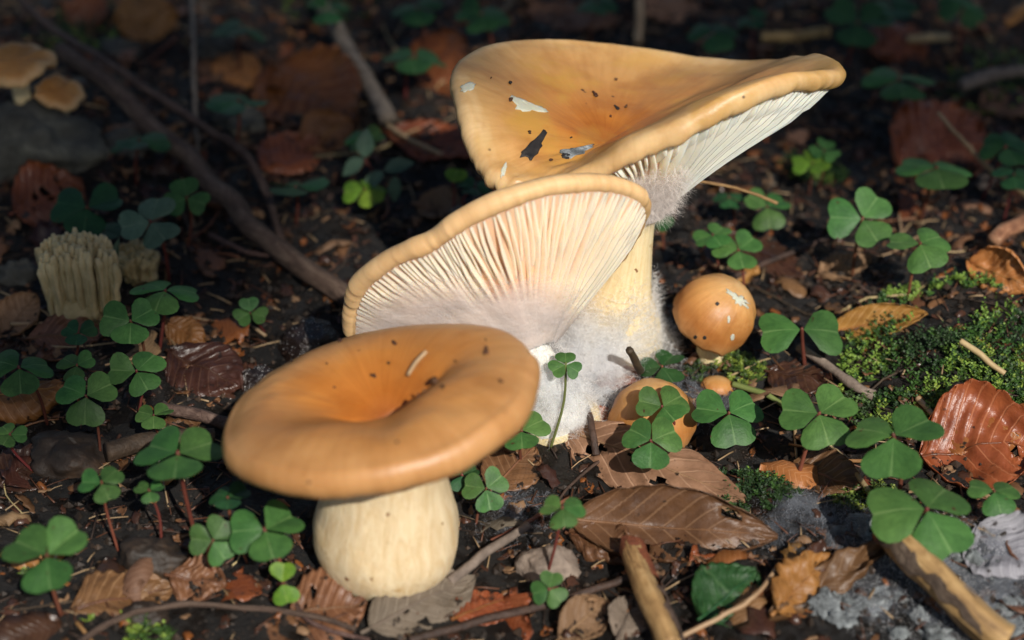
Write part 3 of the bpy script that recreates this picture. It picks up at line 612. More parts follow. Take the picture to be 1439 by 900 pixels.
CL = [  # px, py, width px, height/width, yaw, tint, height cm, label
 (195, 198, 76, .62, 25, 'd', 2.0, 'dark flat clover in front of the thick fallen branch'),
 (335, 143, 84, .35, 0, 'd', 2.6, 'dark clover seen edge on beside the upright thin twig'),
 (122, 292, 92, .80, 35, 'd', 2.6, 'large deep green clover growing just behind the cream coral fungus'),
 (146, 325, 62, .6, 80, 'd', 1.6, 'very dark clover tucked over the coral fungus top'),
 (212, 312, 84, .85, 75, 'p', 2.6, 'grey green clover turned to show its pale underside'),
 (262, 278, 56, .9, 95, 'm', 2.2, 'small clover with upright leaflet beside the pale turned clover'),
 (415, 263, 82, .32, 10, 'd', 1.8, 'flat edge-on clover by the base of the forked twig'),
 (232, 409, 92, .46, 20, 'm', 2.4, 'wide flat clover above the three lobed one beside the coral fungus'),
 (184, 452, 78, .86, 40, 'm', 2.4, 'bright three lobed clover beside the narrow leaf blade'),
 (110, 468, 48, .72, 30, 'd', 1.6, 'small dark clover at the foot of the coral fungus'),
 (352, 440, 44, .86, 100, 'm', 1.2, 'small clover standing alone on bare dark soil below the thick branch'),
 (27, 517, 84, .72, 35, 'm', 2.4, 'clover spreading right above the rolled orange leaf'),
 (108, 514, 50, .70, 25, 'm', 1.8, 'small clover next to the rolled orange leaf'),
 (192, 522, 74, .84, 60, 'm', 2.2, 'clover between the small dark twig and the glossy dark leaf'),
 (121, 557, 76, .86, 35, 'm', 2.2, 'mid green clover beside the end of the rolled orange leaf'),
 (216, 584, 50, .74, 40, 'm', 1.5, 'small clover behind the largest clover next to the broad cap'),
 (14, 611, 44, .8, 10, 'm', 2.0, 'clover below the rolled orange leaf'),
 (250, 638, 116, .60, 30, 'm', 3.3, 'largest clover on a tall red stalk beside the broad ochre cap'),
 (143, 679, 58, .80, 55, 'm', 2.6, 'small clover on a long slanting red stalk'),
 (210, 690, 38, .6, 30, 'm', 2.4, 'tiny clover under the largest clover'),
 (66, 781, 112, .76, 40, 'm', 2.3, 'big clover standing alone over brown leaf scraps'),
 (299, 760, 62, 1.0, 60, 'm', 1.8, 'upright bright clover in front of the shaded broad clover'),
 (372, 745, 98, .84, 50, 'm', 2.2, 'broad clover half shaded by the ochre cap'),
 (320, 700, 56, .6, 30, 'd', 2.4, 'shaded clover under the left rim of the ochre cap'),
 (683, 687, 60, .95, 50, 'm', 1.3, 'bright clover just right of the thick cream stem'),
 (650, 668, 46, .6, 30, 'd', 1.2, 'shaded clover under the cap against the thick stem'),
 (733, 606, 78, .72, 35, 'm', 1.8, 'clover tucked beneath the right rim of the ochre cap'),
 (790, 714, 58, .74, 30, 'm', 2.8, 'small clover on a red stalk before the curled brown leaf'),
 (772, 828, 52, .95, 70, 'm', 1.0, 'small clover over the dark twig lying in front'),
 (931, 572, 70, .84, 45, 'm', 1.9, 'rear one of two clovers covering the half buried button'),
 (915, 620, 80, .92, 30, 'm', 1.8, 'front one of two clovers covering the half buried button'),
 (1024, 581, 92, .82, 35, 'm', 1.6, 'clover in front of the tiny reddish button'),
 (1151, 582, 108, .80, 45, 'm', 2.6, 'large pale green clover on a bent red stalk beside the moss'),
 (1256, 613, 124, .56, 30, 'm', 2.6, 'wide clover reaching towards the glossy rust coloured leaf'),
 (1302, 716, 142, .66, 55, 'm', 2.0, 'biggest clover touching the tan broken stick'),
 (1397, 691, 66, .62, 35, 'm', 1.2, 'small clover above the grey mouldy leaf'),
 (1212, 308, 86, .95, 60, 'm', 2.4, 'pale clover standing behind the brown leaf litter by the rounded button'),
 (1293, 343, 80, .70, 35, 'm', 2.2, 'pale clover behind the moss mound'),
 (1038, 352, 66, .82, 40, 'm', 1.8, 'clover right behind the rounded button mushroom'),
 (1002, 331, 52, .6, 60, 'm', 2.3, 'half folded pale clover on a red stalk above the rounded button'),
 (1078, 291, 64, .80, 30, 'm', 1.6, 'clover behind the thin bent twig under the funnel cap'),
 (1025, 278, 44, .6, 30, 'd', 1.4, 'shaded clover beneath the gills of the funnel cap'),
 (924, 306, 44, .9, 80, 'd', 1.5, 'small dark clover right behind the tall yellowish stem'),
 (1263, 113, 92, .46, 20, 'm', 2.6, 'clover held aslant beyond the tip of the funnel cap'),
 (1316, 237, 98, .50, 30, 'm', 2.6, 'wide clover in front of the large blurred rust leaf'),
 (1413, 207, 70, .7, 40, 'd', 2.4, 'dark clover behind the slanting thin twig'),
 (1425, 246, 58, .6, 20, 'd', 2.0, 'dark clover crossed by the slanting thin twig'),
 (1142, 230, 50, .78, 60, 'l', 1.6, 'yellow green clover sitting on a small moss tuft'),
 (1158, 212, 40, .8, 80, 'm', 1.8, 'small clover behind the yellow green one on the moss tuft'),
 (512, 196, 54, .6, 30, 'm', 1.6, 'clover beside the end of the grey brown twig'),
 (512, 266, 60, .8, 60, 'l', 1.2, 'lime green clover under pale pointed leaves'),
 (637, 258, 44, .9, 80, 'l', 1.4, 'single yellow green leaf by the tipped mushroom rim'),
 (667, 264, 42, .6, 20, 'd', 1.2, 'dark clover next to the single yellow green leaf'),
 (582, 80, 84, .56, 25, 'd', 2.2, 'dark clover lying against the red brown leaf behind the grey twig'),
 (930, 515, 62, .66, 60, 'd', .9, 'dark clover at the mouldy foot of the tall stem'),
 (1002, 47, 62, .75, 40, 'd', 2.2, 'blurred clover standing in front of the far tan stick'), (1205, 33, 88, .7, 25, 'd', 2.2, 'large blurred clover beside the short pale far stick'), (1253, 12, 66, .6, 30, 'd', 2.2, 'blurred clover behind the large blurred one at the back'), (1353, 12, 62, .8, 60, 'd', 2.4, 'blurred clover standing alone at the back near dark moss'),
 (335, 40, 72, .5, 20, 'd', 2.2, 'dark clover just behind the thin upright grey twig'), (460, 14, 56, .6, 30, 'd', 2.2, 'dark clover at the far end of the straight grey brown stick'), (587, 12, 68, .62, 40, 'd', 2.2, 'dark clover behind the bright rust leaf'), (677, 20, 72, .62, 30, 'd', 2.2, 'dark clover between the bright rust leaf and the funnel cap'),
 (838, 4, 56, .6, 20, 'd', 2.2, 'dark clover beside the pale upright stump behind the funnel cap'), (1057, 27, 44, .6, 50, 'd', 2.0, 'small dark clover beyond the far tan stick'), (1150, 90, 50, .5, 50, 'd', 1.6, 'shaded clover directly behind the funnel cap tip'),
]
for row in CL:
    px, py, w_, k_, yaw, kind, h_, lab = row
    two = lab.startswith('single')
    clover(px, py, w_, k_, yaw, kind, h_, lab, BACK if py < 100 and lab[:4] in ('blur', 'dark', 'larg', 'smal', 'shad') else None, 1 if two else 3)
clover(1127, 463, 108, .82, 4, 'm', 1.7, 'clover of two broad leaflets touching the slim curled orange leaf', n=2)
clover(397, 820, 58, 1.0, 100, 'l', 1.0, 'bright lime green folded heart shaped clover before the thick stem', n=2)
clover(795, 513, 44, .85, 90, 'm', 3.0, 'tiny seedling growing out of the white mould', n=3, stalk='stalk_g')
# pointed herb leaves and the blade
def herb(px, py, ang, Lp, wr, kind, h, rt, c0):
    c = ground(px, py, h); L_ = Lp*cm_px(c); V = []; U = []
    d = nrm(RT*math.cos(R(ang))+(UP*.9-FW*.25)*math.sin(R(ang))); sd = nrm(np.cross(d, UP*.5-FW)); nn = np.cross(sd, d)
    for i in range(13):
        v = i/12; wd = L_*wr*math.sin(math.pi*v**.85)**.9*.5
        for j in range(5):
            u = j/2-1; V.append(c+d*L_*v+sd*wd*u+nn*(.10*L_*abs(u)*math.sin(math.pi*v)-.15*L_*v*v)); U.append((.5+.5*u, v))
    part('leaflet', V, grid_faces(13, 5), KEY[kind], rt, U)
b0 = ground(537, 268); hr = root('herb_seedling', b0-[0, 0, .1], 'seedling with pointed grey green leaves by the lime clover', 'plant')
for a in ((512, 222, 85, 42, .6, 'p', 1.8), (512, 224, 215, 40, .6, 'p', 1.7), (540, 240, 20, 44, .55, 'p', 1.6), (540, 242, 220, 44, .5, 'p', 1.5), (556, 248, 265, 38, .5, 'p', 1.3)):
    herb(*a, hr, b0)
V, F, U = tube(spline([b0-[0, 0, .2], ground(530, 250, .8), ground(512, 224, 1.75)], 9), .05, 6); part('stalk', V, F, 'stalk', hr)
b0 = ground(146, 446); bl = root('herb_plant', b0, 'narrow green leaf blade leaning over the coral fungus', 'plant'); herb(147, 444, 80, 112, .22, 'p', .15, bl, b0)
b0 = ground(37, 205); bl = root('herb_plant', b0, 'single small round dark leaf before the grey stone', 'plant'); herb(37, 208, 90, 44, .8, 'd', .6, bl, b0)
V, F, U = tube(spline([b0-[0, 0, .1], ground(37, 208, .62)], 5), .04, 6); part('stalk', V, F, 'stalk', bl)

# ------------------------------------------------------------------ dead leaves
def dead(p0, p1, wcm, mat, label, roll=0, curl=.0, bend=.0, crum=.12, seed=0, holes=0, h=(0, 0), rag=.06, group=None, sink=.06, petiole=True, twist=0, name='dead_leaf', cat='leaf'):
    r = np.random.default_rng(seed+11); A = ground(*p0, h[0]); B = ground(*p1, h[1]); L_ = np.linalg.norm(B-A); d = (B-A)/L_
    sd = nrm(np.cross([0, 0, 1], d)); up = np.cross(d, sd); nl, nw = 41, 21
    s_, v = np.meshgrid(np.linspace(0, 1, nl), np.linspace(-1, 1, nw), indexing='ij'); av = np.abs(v)
    wd = wcm/2*np.maximum(.02, np.sin(math.pi*np.minimum(1, s_**.88)))**.75; ro = R(roll)+R(twist)*(s_-.5)
    y = v*wd*(1+rag*fbm(s_*9+seed, np.sign(v)*3, seed, 3)); yy = y*np.cos(curl*v*av*v*.9) if curl else y
    zz = .5*curl*wd*v*v+.035*wcm*np.sin((s_-.33*av)*2*math.pi*8)*np.minimum(1, av*3)*.6+.07*av*wd
    zz = zz+crum*wcm*fbm(s_*3.2+seed*1.7, v*1.6+seed, seed+4, 3)+bend*L_*(.25-(s_-.5)**2)
    a_ = yy*np.cos(ro)-zz*np.sin(ro); b_ = yy*np.sin(ro)+zz*np.cos(ro)
    P = A+d*(L_*s_)[..., None]+sd*a_[..., None]+up*b_[..., None]; U = list(zip(s_.ravel(), (.5+.5*v).ravel()))
    V = P.reshape(-1, 3); gap = V[:, 2]-gz(V[:, 0], V[:, 1]); V[:, 2] -= np.percentile(gap, 9)-.02+sink*0
    F = grid_faces(nl, nw); hs = [(r.uniform(.15, .85), r.uniform(.15, .85), r.uniform(.02, .05)) for _ in range(holes)]
    if holes:
        F = [f for f in F if not any(((U[f[0]][0]-a)**2*4+(U[f[0]][1]-b)**2) < (q*q*4)*(.5+r.random()) for a, b, q in hs)]
    n_ = len(V); th = np.array([0, 0, .035])
    # a thin second skin makes the edge real
    cnt = {}
    for f in F:
        for a, b in zip(f, f[1:]+f[:1]):
            k = (min(a, b), max(a, b)); cnt[k] = None if k in cnt else (a, b)
    F2 = F+[tuple(i+n_ for i in f[::-1]) for f in F]+[(b, a, a+n_, b+n_) for e in cnt.values() if e for a, b in [e]]
    o = thing(name, np.concatenate([V, V-th]), F2, mat, label, cat, group, U+U)
    mid = V.reshape(nl, nw, 3)[:, nw//2][1:-1:3]
    if petiole:
        e0 = mid[0]-d*L_*.10; e0[2] = max(e0[2], float(gz(e0[0], e0[1]))+.05)
        V2, F3, U2 = tube(spline(np.concatenate([[e0], mid]), 26), np.linspace(.06, .02, 26), 6)
        part('midrib', V2-[0, 0, .0], F3, mat, o, U2)
    return o
DL = [
 ((772, 606), (1046, 712), 2.6, 'leaf_tan', 'long pale brown leaf with torn holes lying across a darker leaf', dict(roll=24, curl=-.7, bend=.05, crum=.12, seed=1, holes=6, rag=.2)),
 ((800, 742), (1092, 766), 2.9, 'leaf_brown', 'glossy curved brown leaf in front of the pale torn leaf', dict(roll=38, curl=.8, bend=.03, crum=.10, seed=2, holes=2, h=(.2, .0))),
 ((1292, 640), (1470, 618), 4.2, 'leaf_rust', 'large glossy rust coloured leaf beside the wide clover', dict(roll=22, curl=.6, bend=.08, crum=.14, seed=3, h=(.2, .6), holes=1)),
 ((1300, 605), (1460, 585), 3.0, 'leaf_rust', 'pinkish rust leaf lying behind the large glossy rust leaf', dict(roll=10, curl=-.6, bend=.05, seed=4, h=(.3, .5))),
 ((1165, 462), (1304, 436), 1.5, 'leaf_orange', 'slim orange brown curled leaf beside the moss mound', dict(roll=40, curl=.8, bend=-.06, crum=.12, seed=5, h=(.25, .5))),
 ((1362, 368), (1450, 408), 2.2, 'leaf_orange', 'folded orange leaf perched on the moss mound', dict(roll=40, curl=1.0, bend=.1, crum=.2, seed=6, h=(.4, .3))),
 ((-30, 572), (96, 556), 2.6, 'leaf_orange', 'rolled orange leaf under the clovers', dict(roll=10, curl=-1.6, bend=.08, crum=.1, seed=7, h=(.3, .3))),
 ((232, 456), (290, 486), 1.6, 'leaf_orange', 'short curled orange leaf above the glossy dark leaf', dict(roll=30, curl=-1.0, seed=8, h=(.5, .3))),
 ((240, 496), (340, 548), 2.9, 'leaf_dark', 'glossy dark brown leaf behind the broad ochre cap', dict(roll=14, curl=-.5, crum=.12, seed=9, h=(.3, .2))),
 ((385, 90), (500, 178), 4.6, 'leaf_rust', 'large red brown ribbed leaf behind the forked twig', dict(roll=24, curl=.4, crum=.12, seed=10, h=(.6, .3))),
 ((425, 205), (495, 165), 2.2, 'leaf_orange', 'small orange leaf at the tip of the red brown ribbed leaf', dict(roll=20, curl=.5, seed=11, h=(.2, .4))),
 ((370, 240), (450, 200), 2.6, 'leaf_rust', 'dull rust leaf under the small orange leaf', dict(roll=10, seed=12)),
 ((160, 30), (250, 20), 3.2, 'leaf_orange', 'orange leaf hanging over mossy ground at the back', dict(roll=40, curl=-.6, seed=13, h=(.6, .6))),
 ((90, 10), (150, 30), 2.4, 'leaf_rust', 'rust leaf next to the orange leaf over mossy ground', dict(roll=30, curl=-.5, seed=14, h=(.4, .4))),
 ((600, 40), (652, 128), 3.0, 'leaf_rust', 'bright rust leaf standing behind the left rim of the funnel cap', dict(roll=30, curl=.6, seed=15, h=(.9, .3))),
 ((545, 190), (672, 228), 2.4, 'leaf_rust', 'dark rust leaf lying left of the funnel cap', dict(seed=16, roll=8, curl=.3)),
 ((585, 292), (655, 296), 1.9, 'leaf_tan', 'small tan leaf left of the tipped mushroom', dict(roll=14, curl=.5, seed=17)),
 ((408, 866), (516, 852), 2.6, 'leaf_brown', 'brown leaf with black holes against the thick stem base', dict(roll=14, crum=.07, seed=18, holes=5)),
 ((520, 890), (668, 818), 2.2, 'leaf_grey', 'weathered grey brown leaf at the foot of the thick stem', dict(roll=20, crum=.10, seed=19, holes=3, rag=.2)),
 ((1110, 660), (1215, 692), 1.9, 'leaf_brown', 'brown leaf folded under the large pale green clover', dict(roll=16, curl=.6, seed=20, holes=1)),
 ((1262, 235), (1375, 165), 4.2, 'leaf_rust', 'large blurred rust leaf behind the wide clover', dict(roll=24, curl=.3, seed=21, h=(.2, .7))),
 ((20, 300), (118, 262), 3.4, 'leaf_rust', 'rust leaf riddled with black holes behind the coral fungus', dict(roll=24, seed=22, holes=7, h=(.3, .3))),
 ((2, 470), (52, 412), 1.9, 'leaf_tan', 'dry tan leaf left of the coral fungus', dict(roll=20, curl=.8, seed=23, h=(.1, .6))),
 ((40, 480), (150, 475), 1.8, 'leaf_brown', 'brown leaf lying below the coral fungus', dict(roll=14, seed=24)),
 ((690, 690), (752, 630), 1.9, 'leaf_brown', 'flat reddish leaf under the right rim of the ochre cap', dict(seed=25, roll=5, crum=.06)),
 ((838, 535), (902, 526), 1.4, 'leaf_rust', 'small rust leaf embedded in the white mould', dict(roll=32, curl=-.4, seed=26, h=(.3, .3))),
 ((815, 600), (855, 580), 1.0, 'leaf_rust', 'rust leaf scrap next to the half buried button', dict(roll=25, seed=27)),
 ((240, 820), (318, 830), 1.6, 'leaf_brown', 'crumpled brown leaf beside the lime heart shaped clover', dict(roll=20, crum=.25, seed=28, rag=.3)),
 ((100, 860), (245, 828), 2.0, 'leaf_brown', 'dark torn leaf lying beneath the big lone clover', dict(roll=12, crum=.12, seed=29, rag=.25)),
 ((785, 905), (850, 850), 1.7, 'leaf_tan', 'curled pale brown leaf with an oval hole before the dark twig', dict(roll=30, curl=.9, seed=30, holes=2)),
 ((868, 905), (892, 845), 1.3, 'leaf_grey', 'narrow grey leaf beside the red tipped stick', dict(roll=20, curl=.5, seed=31)),
 ((1090, 880), (1165, 800), 1.9, 'leaf_orange', 'orange torn leaf standing in rotten wood near the tan stick', dict(roll=40, curl=-.8, crum=.2, seed=32, rag=.35)),
 ((985, 880), (1062, 815), 2.2, 'sorrel_dark', 'decaying green leaf beneath the long straw', dict(roll=15, crum=.12, seed=33, holes=3)),
 ((1376, 730), (1450, 800), 2.6, 'leaf_mold', 'grey mould covered leaf near the tan broken stick', dict(roll=16, curl=.3, crum=.14, seed=34, h=(.4, .4))),
 ((800, 760), (905, 790), 1.7, 'leaf_brown', 'shrivelled brown leaf under the glossy curved leaf', dict(roll=30, curl=-.9, crum=.3, seed=35, rag=.3)),
 ((1080, 525), (1170, 548), 2.2, 'leaf_dark', 'dark leaf lying between the two lobed clover and the spotted twig', dict(seed=36)),
 ((1010, 330), (1130, 395), 1.8, 'leaf_dark', 'dark leaf under the clover behind the rounded button', dict(seed=37)),
 ((1150, 390), (1225, 370), 1.6, 'leaf_tan', 'pale papery leaf among needles behind the two lobed clover', dict(seed=38, crum=.2)),
 ((740, 20), (870, 40), 2.6, 'leaf_brown', 'dull brown leaf behind the far rim of the funnel cap', dict(seed=39)),
 ((900, 30), (980, 14), 2.4, 'leaf_tan', 'pale tan leaf at the far back behind the funnel cap', dict(seed=40, roll=15)),
 ((1225, 80), (1300, 60), 2.8, 'leaf_rust', 'rust leaf at the back beyond the funnel cap tip', dict(seed=41, roll=15)),
 ((1380, 160), (1450, 140), 2.4, 'leaf_tan', 'tan leaf behind the slanting thin twig', dict(seed=42)),
 ((310, 90), (360, 130), 2.0, 'leaf_orange', 'orange leaf under the upright thin twig', dict(seed=43, roll=15)),
 ((640, 870), (720, 840), 1.5, 'leaf_rust', 'wet reddish leaf beneath the dark twig near the thick stem', dict(seed=44, crum=.1)),
 ((1290, 560), (1330, 600), 1.0, 'leaf_orange', 'small orange scrap of leaf at the foot of the moss', dict(seed=45)),
 ((0, 690), (70, 640), 2.0, 'leaf_dark', 'dark brown leaf below the clover at the end of a long stalk', dict(seed=46, roll=8)),
]
for a, b, w_, m_, lab, kw in DL: dead(a, b, w_, m_, lab, **kw)

# ------------------------------------------------------------------ twigs and sticks
def twig(name, pts, r0, r1, mat, label, seg=9, rough=.16, seed=0, n=None, cat='twig', side=()):
    P = [ground(*p[:2], (p[2] if len(p) > 2 else 0)+max(r0, r1)*.7) for p in pts]; Lt = sum(np.linalg.norm(P[i+1]-P[i]) for i in range(len(P)-1)); n = n or int(min(70, max(8, Lt/(r0*.55))))
    C = spline(P, n); rr = np.linspace(r0, r1, n); r = np.random.default_rng(seed)
    tt = np.linspace(0, Lt/(r0*5), n); C = C+np.stack([vn(tt, 0*tt+k*5.3+seed, 2) for k in range(3)], 1)*r0*.35*np.sin(np.linspace(0, math.pi, n))[:, None]
    V, F, U = tube(C, rr, seg, rough, seed); o = thing(name, V, F, mat, label, cat, None, U, base=C[0])
    for q, dx, dy, L_, rad in side:
        p = ground(*q, r0*1.2); e = p+RT*dx*L_+UP*dy*L_; V, F, U = tube(spline([p, (p+e)/2+[0, 0, .08], e], 7), np.linspace(rad, rad*.6, 7), 6, .1); part('side_shoot', V, F, mat, o, U)
    # knots along the wood
    for k in range(max(1, n//18)):
        i = int(r.integers(2, n-2)); p = C[i]; d = nrm(r.normal(size=3)*[1, 1, .6]+[0, 0, .6]); V, F, U = tube(np.array([p, p+d*rr[i]*.9, p+d*rr[i]*1.25]), [rr[i]*.6, rr[i]*.42, rr[i]*.15], 6); part('knot', V, F, mat, o, U)
    return o
def sleeve(o, pts, r0, r1, f0, f1, a0, a1, mat, name, k=1.05, seed=0):
    P = [ground(*p[:2], (p[2] if len(p) > 2 else 0)+max(r0, r1)*.7) for p in pts]; C = spline(P, 60); V = []; n, m = 22, 14; r = np.random.default_rng(seed)
    T = np.gradient(C, axis=0); T /= np.linalg.norm(T, axis=1)[:, None]
    for i in range(n):
        q = (f0+(f1-f0)*i/(n-1))*59; k0 = min(int(q), 58); p = C[k0]+(C[k0+1]-C[k0])*(q-k0); t = T[k0]; s_ = nrm(np.cross(t, [0, 0, 1])); u_ = np.cross(s_, t); rad = (r0+(r1-r0)*q/59)*k
        lo = a0+.5*float(vn(i*.45, seed, 3)); hi = a1+.5*float(vn(i*.45, seed+9, 3))
        for j in range(m):
            a = lo+(hi-lo)*j/(m-1); V.append(p+rad*(1+.06*float(vn(i*.7, j*.8, seed)))*(s_*math.cos(a)+u_*math.sin(a))+t*.25*float(vn(j*.8, seed, 5))*(i in (0, n-1)))
    part(name, V, grid_faces(n, m), mat, o, [(j/(m-1), i/(n-1)) for i in range(n) for j in range(m)])
twig('fallen_branch', [(85, 70, .9), (160, 125, .9), (228, 190, .8), (285, 245, .7), (340, 305, .5), (400, 358, .3), (500, 424, .1)], .34, .42, 'bark', 'thick rough fallen branch running towards the tipped mushroom', 12, seed=1, cat='branch')
twig('forked_twig', [(20, -10, 1.5), (75, 42, 1.6), (150, 88, 1.6), (215, 132, 1.5), (290, 180, 1.3), (345, 218, 1.0), (375, 275, .7), (396, 338, .4)], .16, .17, 'bark', 'long slender arched twig crossing above the thick branch', 8, seed=2)
twig('twig', [(270, -10, 1.2), (272, 70, 1.6), (276, 190, .6), (284, 240, .0)], .10, .10, 'bark_grey', 'thin upright grey twig standing behind the slender arched twig', 7, seed=3)
twig('twig', [(436, -20, .6), (478, 45, .7), (515, 110, .6), (546, 168, .2)], .30, .36, 'bark_grey', 'straight grey brown stick pointing towards the funnel cap', 10, seed=4, cat='stick')
twig('twig', [(545, 176, .25), (580, 198, .3), (622, 218, .2)], .10, .09, 'straw', 'short pale curved twig at the end of the grey brown stick', 7, seed=5)
twig('twig', [(1318, 158, 2.6), (1350, 195, 2.2), (1395, 240, 1.4), (1450, 280, .6)], .06, .13, 'straw', 'thin slanting twig rising over the dark clovers', 7, seed=6)
twig('twig', [(1396, 338, .5), (1420, 322, .7), (1455, 300, .9)], .26, .28, 'wood_tan', 'broken stub of bark above the folded orange leaf', 9, seed=7, cat='stick')
twig('twig', [(915, 250, 5.2), (975, 254, 4.9), (1040, 266, 4.3), (1092, 286, 3.6)], .045, .06, 'wood_tan', 'thin bent dry twig caught beneath the gills of the funnel cap', 6, seed=8, n=40)
twig('twig', [(1122, 488, .3), (1165, 515, .3), (1200, 542, .2), (1228, 556, .1)], .14, .18, 'bark_grey', 'spotted grey twig running down from the two lobed clover', 8, seed=9, rough=.25)
twig('twig', [(575, 900, .15), (680, 872, .2), (780, 848, .2), (882, 812, .35), (925, 796, .4)], .13, .11, 'bark_dark', 'long dark twig lying before the thick stem', 8, seed=10)
twig('straw', [(632, 818, .2), (680, 780, .4), (742, 738, .3)], .17, .13, 'bark_grey', 'pale dry stem leaning from the thick stem base', 7, seed=11, cat='straw')
twig('straw', [(935, 905, .5), (1010, 868, .8), (1060, 838, .8), (1094, 794, .3)], .075, .06, 'straw', 'long pale straw lying over the decaying green leaf', 7, seed=12, n=40, cat='straw')
TS = [(1245, 742, .9), (1290, 795, .8), (1345, 845, .6), (1415, 900, .3)]
o = twig('rotten_stick', [(1245, 742, .9), (1290, 795, .8), (1345, 845, .6), (1415, 900, .3)], .46, .50, 'wood_tan', 'thick tan broken stick with bark peeling, in grey crust', 14, seed=13, cat='stick', rough=.3)
sleeve(o, TS, .46, .5, .12, .9, .2, 1.35, 'bark', 'bark', 1.10, 3)
sleeve(o, TS, .46, .5, .3, .7, 1.7, 2.2, 'bark_grey', 'bark', 1.07, 5)
sleeve(o, TS, .46, .5, .0, .1, -.6, 3.6, 'wood_red', 'broken_end', 1.03, 6)
TS = [(888, 770, .6), (905, 812, .6), (925, 858, .5), (945, 910, .4)]
o = twig('rotten_stick', [(888, 770, .6), (905, 812, .6), (925, 858, .5), (945, 910, .4)], .34, .36, 'wood_tan', 'brown stick with a splintered red end in front of the curved leaf', 12, seed=14, cat='stick', rough=.3)
sleeve(o, TS, .34, .36, -.0, .42, -.8, 3.9, 'wood_red', 'splintered_end', 1.12, 4)
sleeve(o, TS, .34, .36, .5, 1, 1.9, 3.2, 'bark', 'bark', 1.08, 7)
dead((1078, 880), (1245, 778), 1.5, 'leaf_brown', 'torn strip of dark rotting wood above the grey crust', roll=20, curl=-1.0, bend=.08, crum=.35, seed=51, rag=.5, petiole=False, name='wood_strip', cat='wood')
dead((1060, 850), (1180, 800), .8, 'leaf_rust', 'reddish splinter of rotten wood beside the decaying green leaf', roll=30, curl=-.8, bend=.1, crum=.35, seed=52, rag=.5, petiole=False, name='wood_strip', cat='wood')
twig('twig', [(380, 772, .1), (430, 868, .15), (520, 900, .1)], .08, .07, 'bark', 'thin brown twig running past the leaf with black holes', 7, seed=16)
twig('twig', [(110, 905, .2), (170, 868, .3), (260, 850, .3), (420, 862, .2), (500, 885, .1)], .10, .08, 'bark', 'long thin twig under the crumpled brown leaf', 7, seed=17)
twig('twig', [(225, 572, .3), (290, 588, .4), (330, 600, .2)], .18, .22, 'bark', 'reddish twig disappearing under the broad ochre cap', 8, seed=18)
twig('twig', [(150, 635, .3), (210, 618, .3), (300, 612, .2)], .32, .26, 'bark_dark', 'dark rotten stick behind the largest clover', 9, seed=19, cat='stick')
twig('twig', [(1030, 540, .2), (1075, 555, .2), (1110, 575, .2)], .11, .09, 'stalk_g', 'olive green stem running to the large pale green clover', 7, seed=20)
twig('twig', [(1010, 400, .1), (1080, 368, .3), (1165, 335, .3)], .12, .09, 'bark_dark', 'dark twig behind the rounded button mushroom', 7, seed=21)
twig('twig', [(295, 330, .2), (340, 352, .3), (378, 360, .2)], .10, .08, 'bark', 'short twig joining the thick fallen branch', 7, seed=22)
twig('twig', [(1350, 120, .6), (1390, 108, .6), (1450, 100, .5)], .30, .26, 'bark_grey', 'blurred grey stick at the back behind the slanting twig', 8, seed=23, cat='stick')
twig('twig', [(1275, 55, .4), (1335, 53, .4)], .22, .2, 'straw', 'short pale stick far back beyond the funnel cap tip', 8, seed=24, cat='stick')
twig('twig', [(1070, 52, .3), (1165, 46, .4)], .26, .22, 'wood_tan', 'tan stick far back behind the funnel cap', 8, seed=25, cat='stick')
twig('twig', [(898, 0, 1.4), (897, 60, .3)], .2, .2, 'straw', 'pale upright stump of a stem behind the funnel cap', 8, seed=26, cat='stick')
twig('twig', [(1350, 480, .7), (1385, 505, .7), (1412, 525, .5)], .11, .09, 'straw', 'pale dead stem lying across the moss', 7, seed=27)
twig('twig', [(1290, 560, .2), (1318, 592, .2)], .10, .08, 'straw', 'short pale straw at the foot of the moss', 7, seed=28)
twig('twig', [(1163, 626, .2), (1195, 655, .3), (1220, 690, .2)], .10, .08, 'straw', 'yellowish stem leaning under the wide clover', 7, seed=29)
twig('twig', [(800, 700, .0), (740, 735, .1), (690, 760, .1)], .07, .06, 'needle', 'dark needle by the small clover on a red stalk', 6, seed=30)
twig('twig', [(820, 560, .5), (832, 600, .6), (838, 640, .2)], .10, .12, 'bark_dark', 'short black twig standing beside the half buried button', 7, seed=31)
twig('twig', [(884, 492, 2.2), (896, 512, 1.2), (903, 528, .2)], .12, .14, 'bark_dark', 'dark twig end poking out of the mould by the tall stem', 7, seed=32)

# ------------------------------------------------------------------ coral fungus, brackets, wet lumps, stones
def coral(box, n, label, seed, hh):
    r = np.random.default_rng(seed); x0, x1, yb = box; b = ground((x0+x1)/2, yb); rt = root('coral_fungus', b, label, 'fungus', 'cream coral fungi')
    V, F, U = tube(spline([b-[0, 0, .3], b+[0, .1, .5], b+[0, .2, 1.1]], 8), [(x1-x0)*cm_px(b)*q for q in (.30, .34, .36, .38, .40, .38, .34, .25)], 16, .2); part('base', V, F, 'coral', rt, U)
    for k in range(n):
        px = r.uniform(x0, x1); fy = r.uniform(-.55, .75); p = at_y(px, yb, b[1]+fy); p[2] = b[2]+r.uniform(.1, .5)
        sp_ = (p[0]-b[0])*.12; top = hh*r.uniform(.84, 1.0)*(1-.16*((px-(x0+x1)/2)/((x1-x0)/2))**2); q = p+[sp_+r.normal()*.05, fy*.15, top-p[2]+b[2]]
        m_ = (p+q)/2+r.normal(size=3)*.05; C = spline([p, m_, q], 8)
        C += r.normal(size=C.shape)*.022
        V, F, U = tube(C, [.11, .115, .11, .12, .115, .13, .14, .07], 6, .35, k)
        o = part('branch', V, F, 'coral', rt, U)
    return rt
coral((74, 166, 446), 190, 'clump of cream coral fungus with packed upright branches', 1, 3.1)
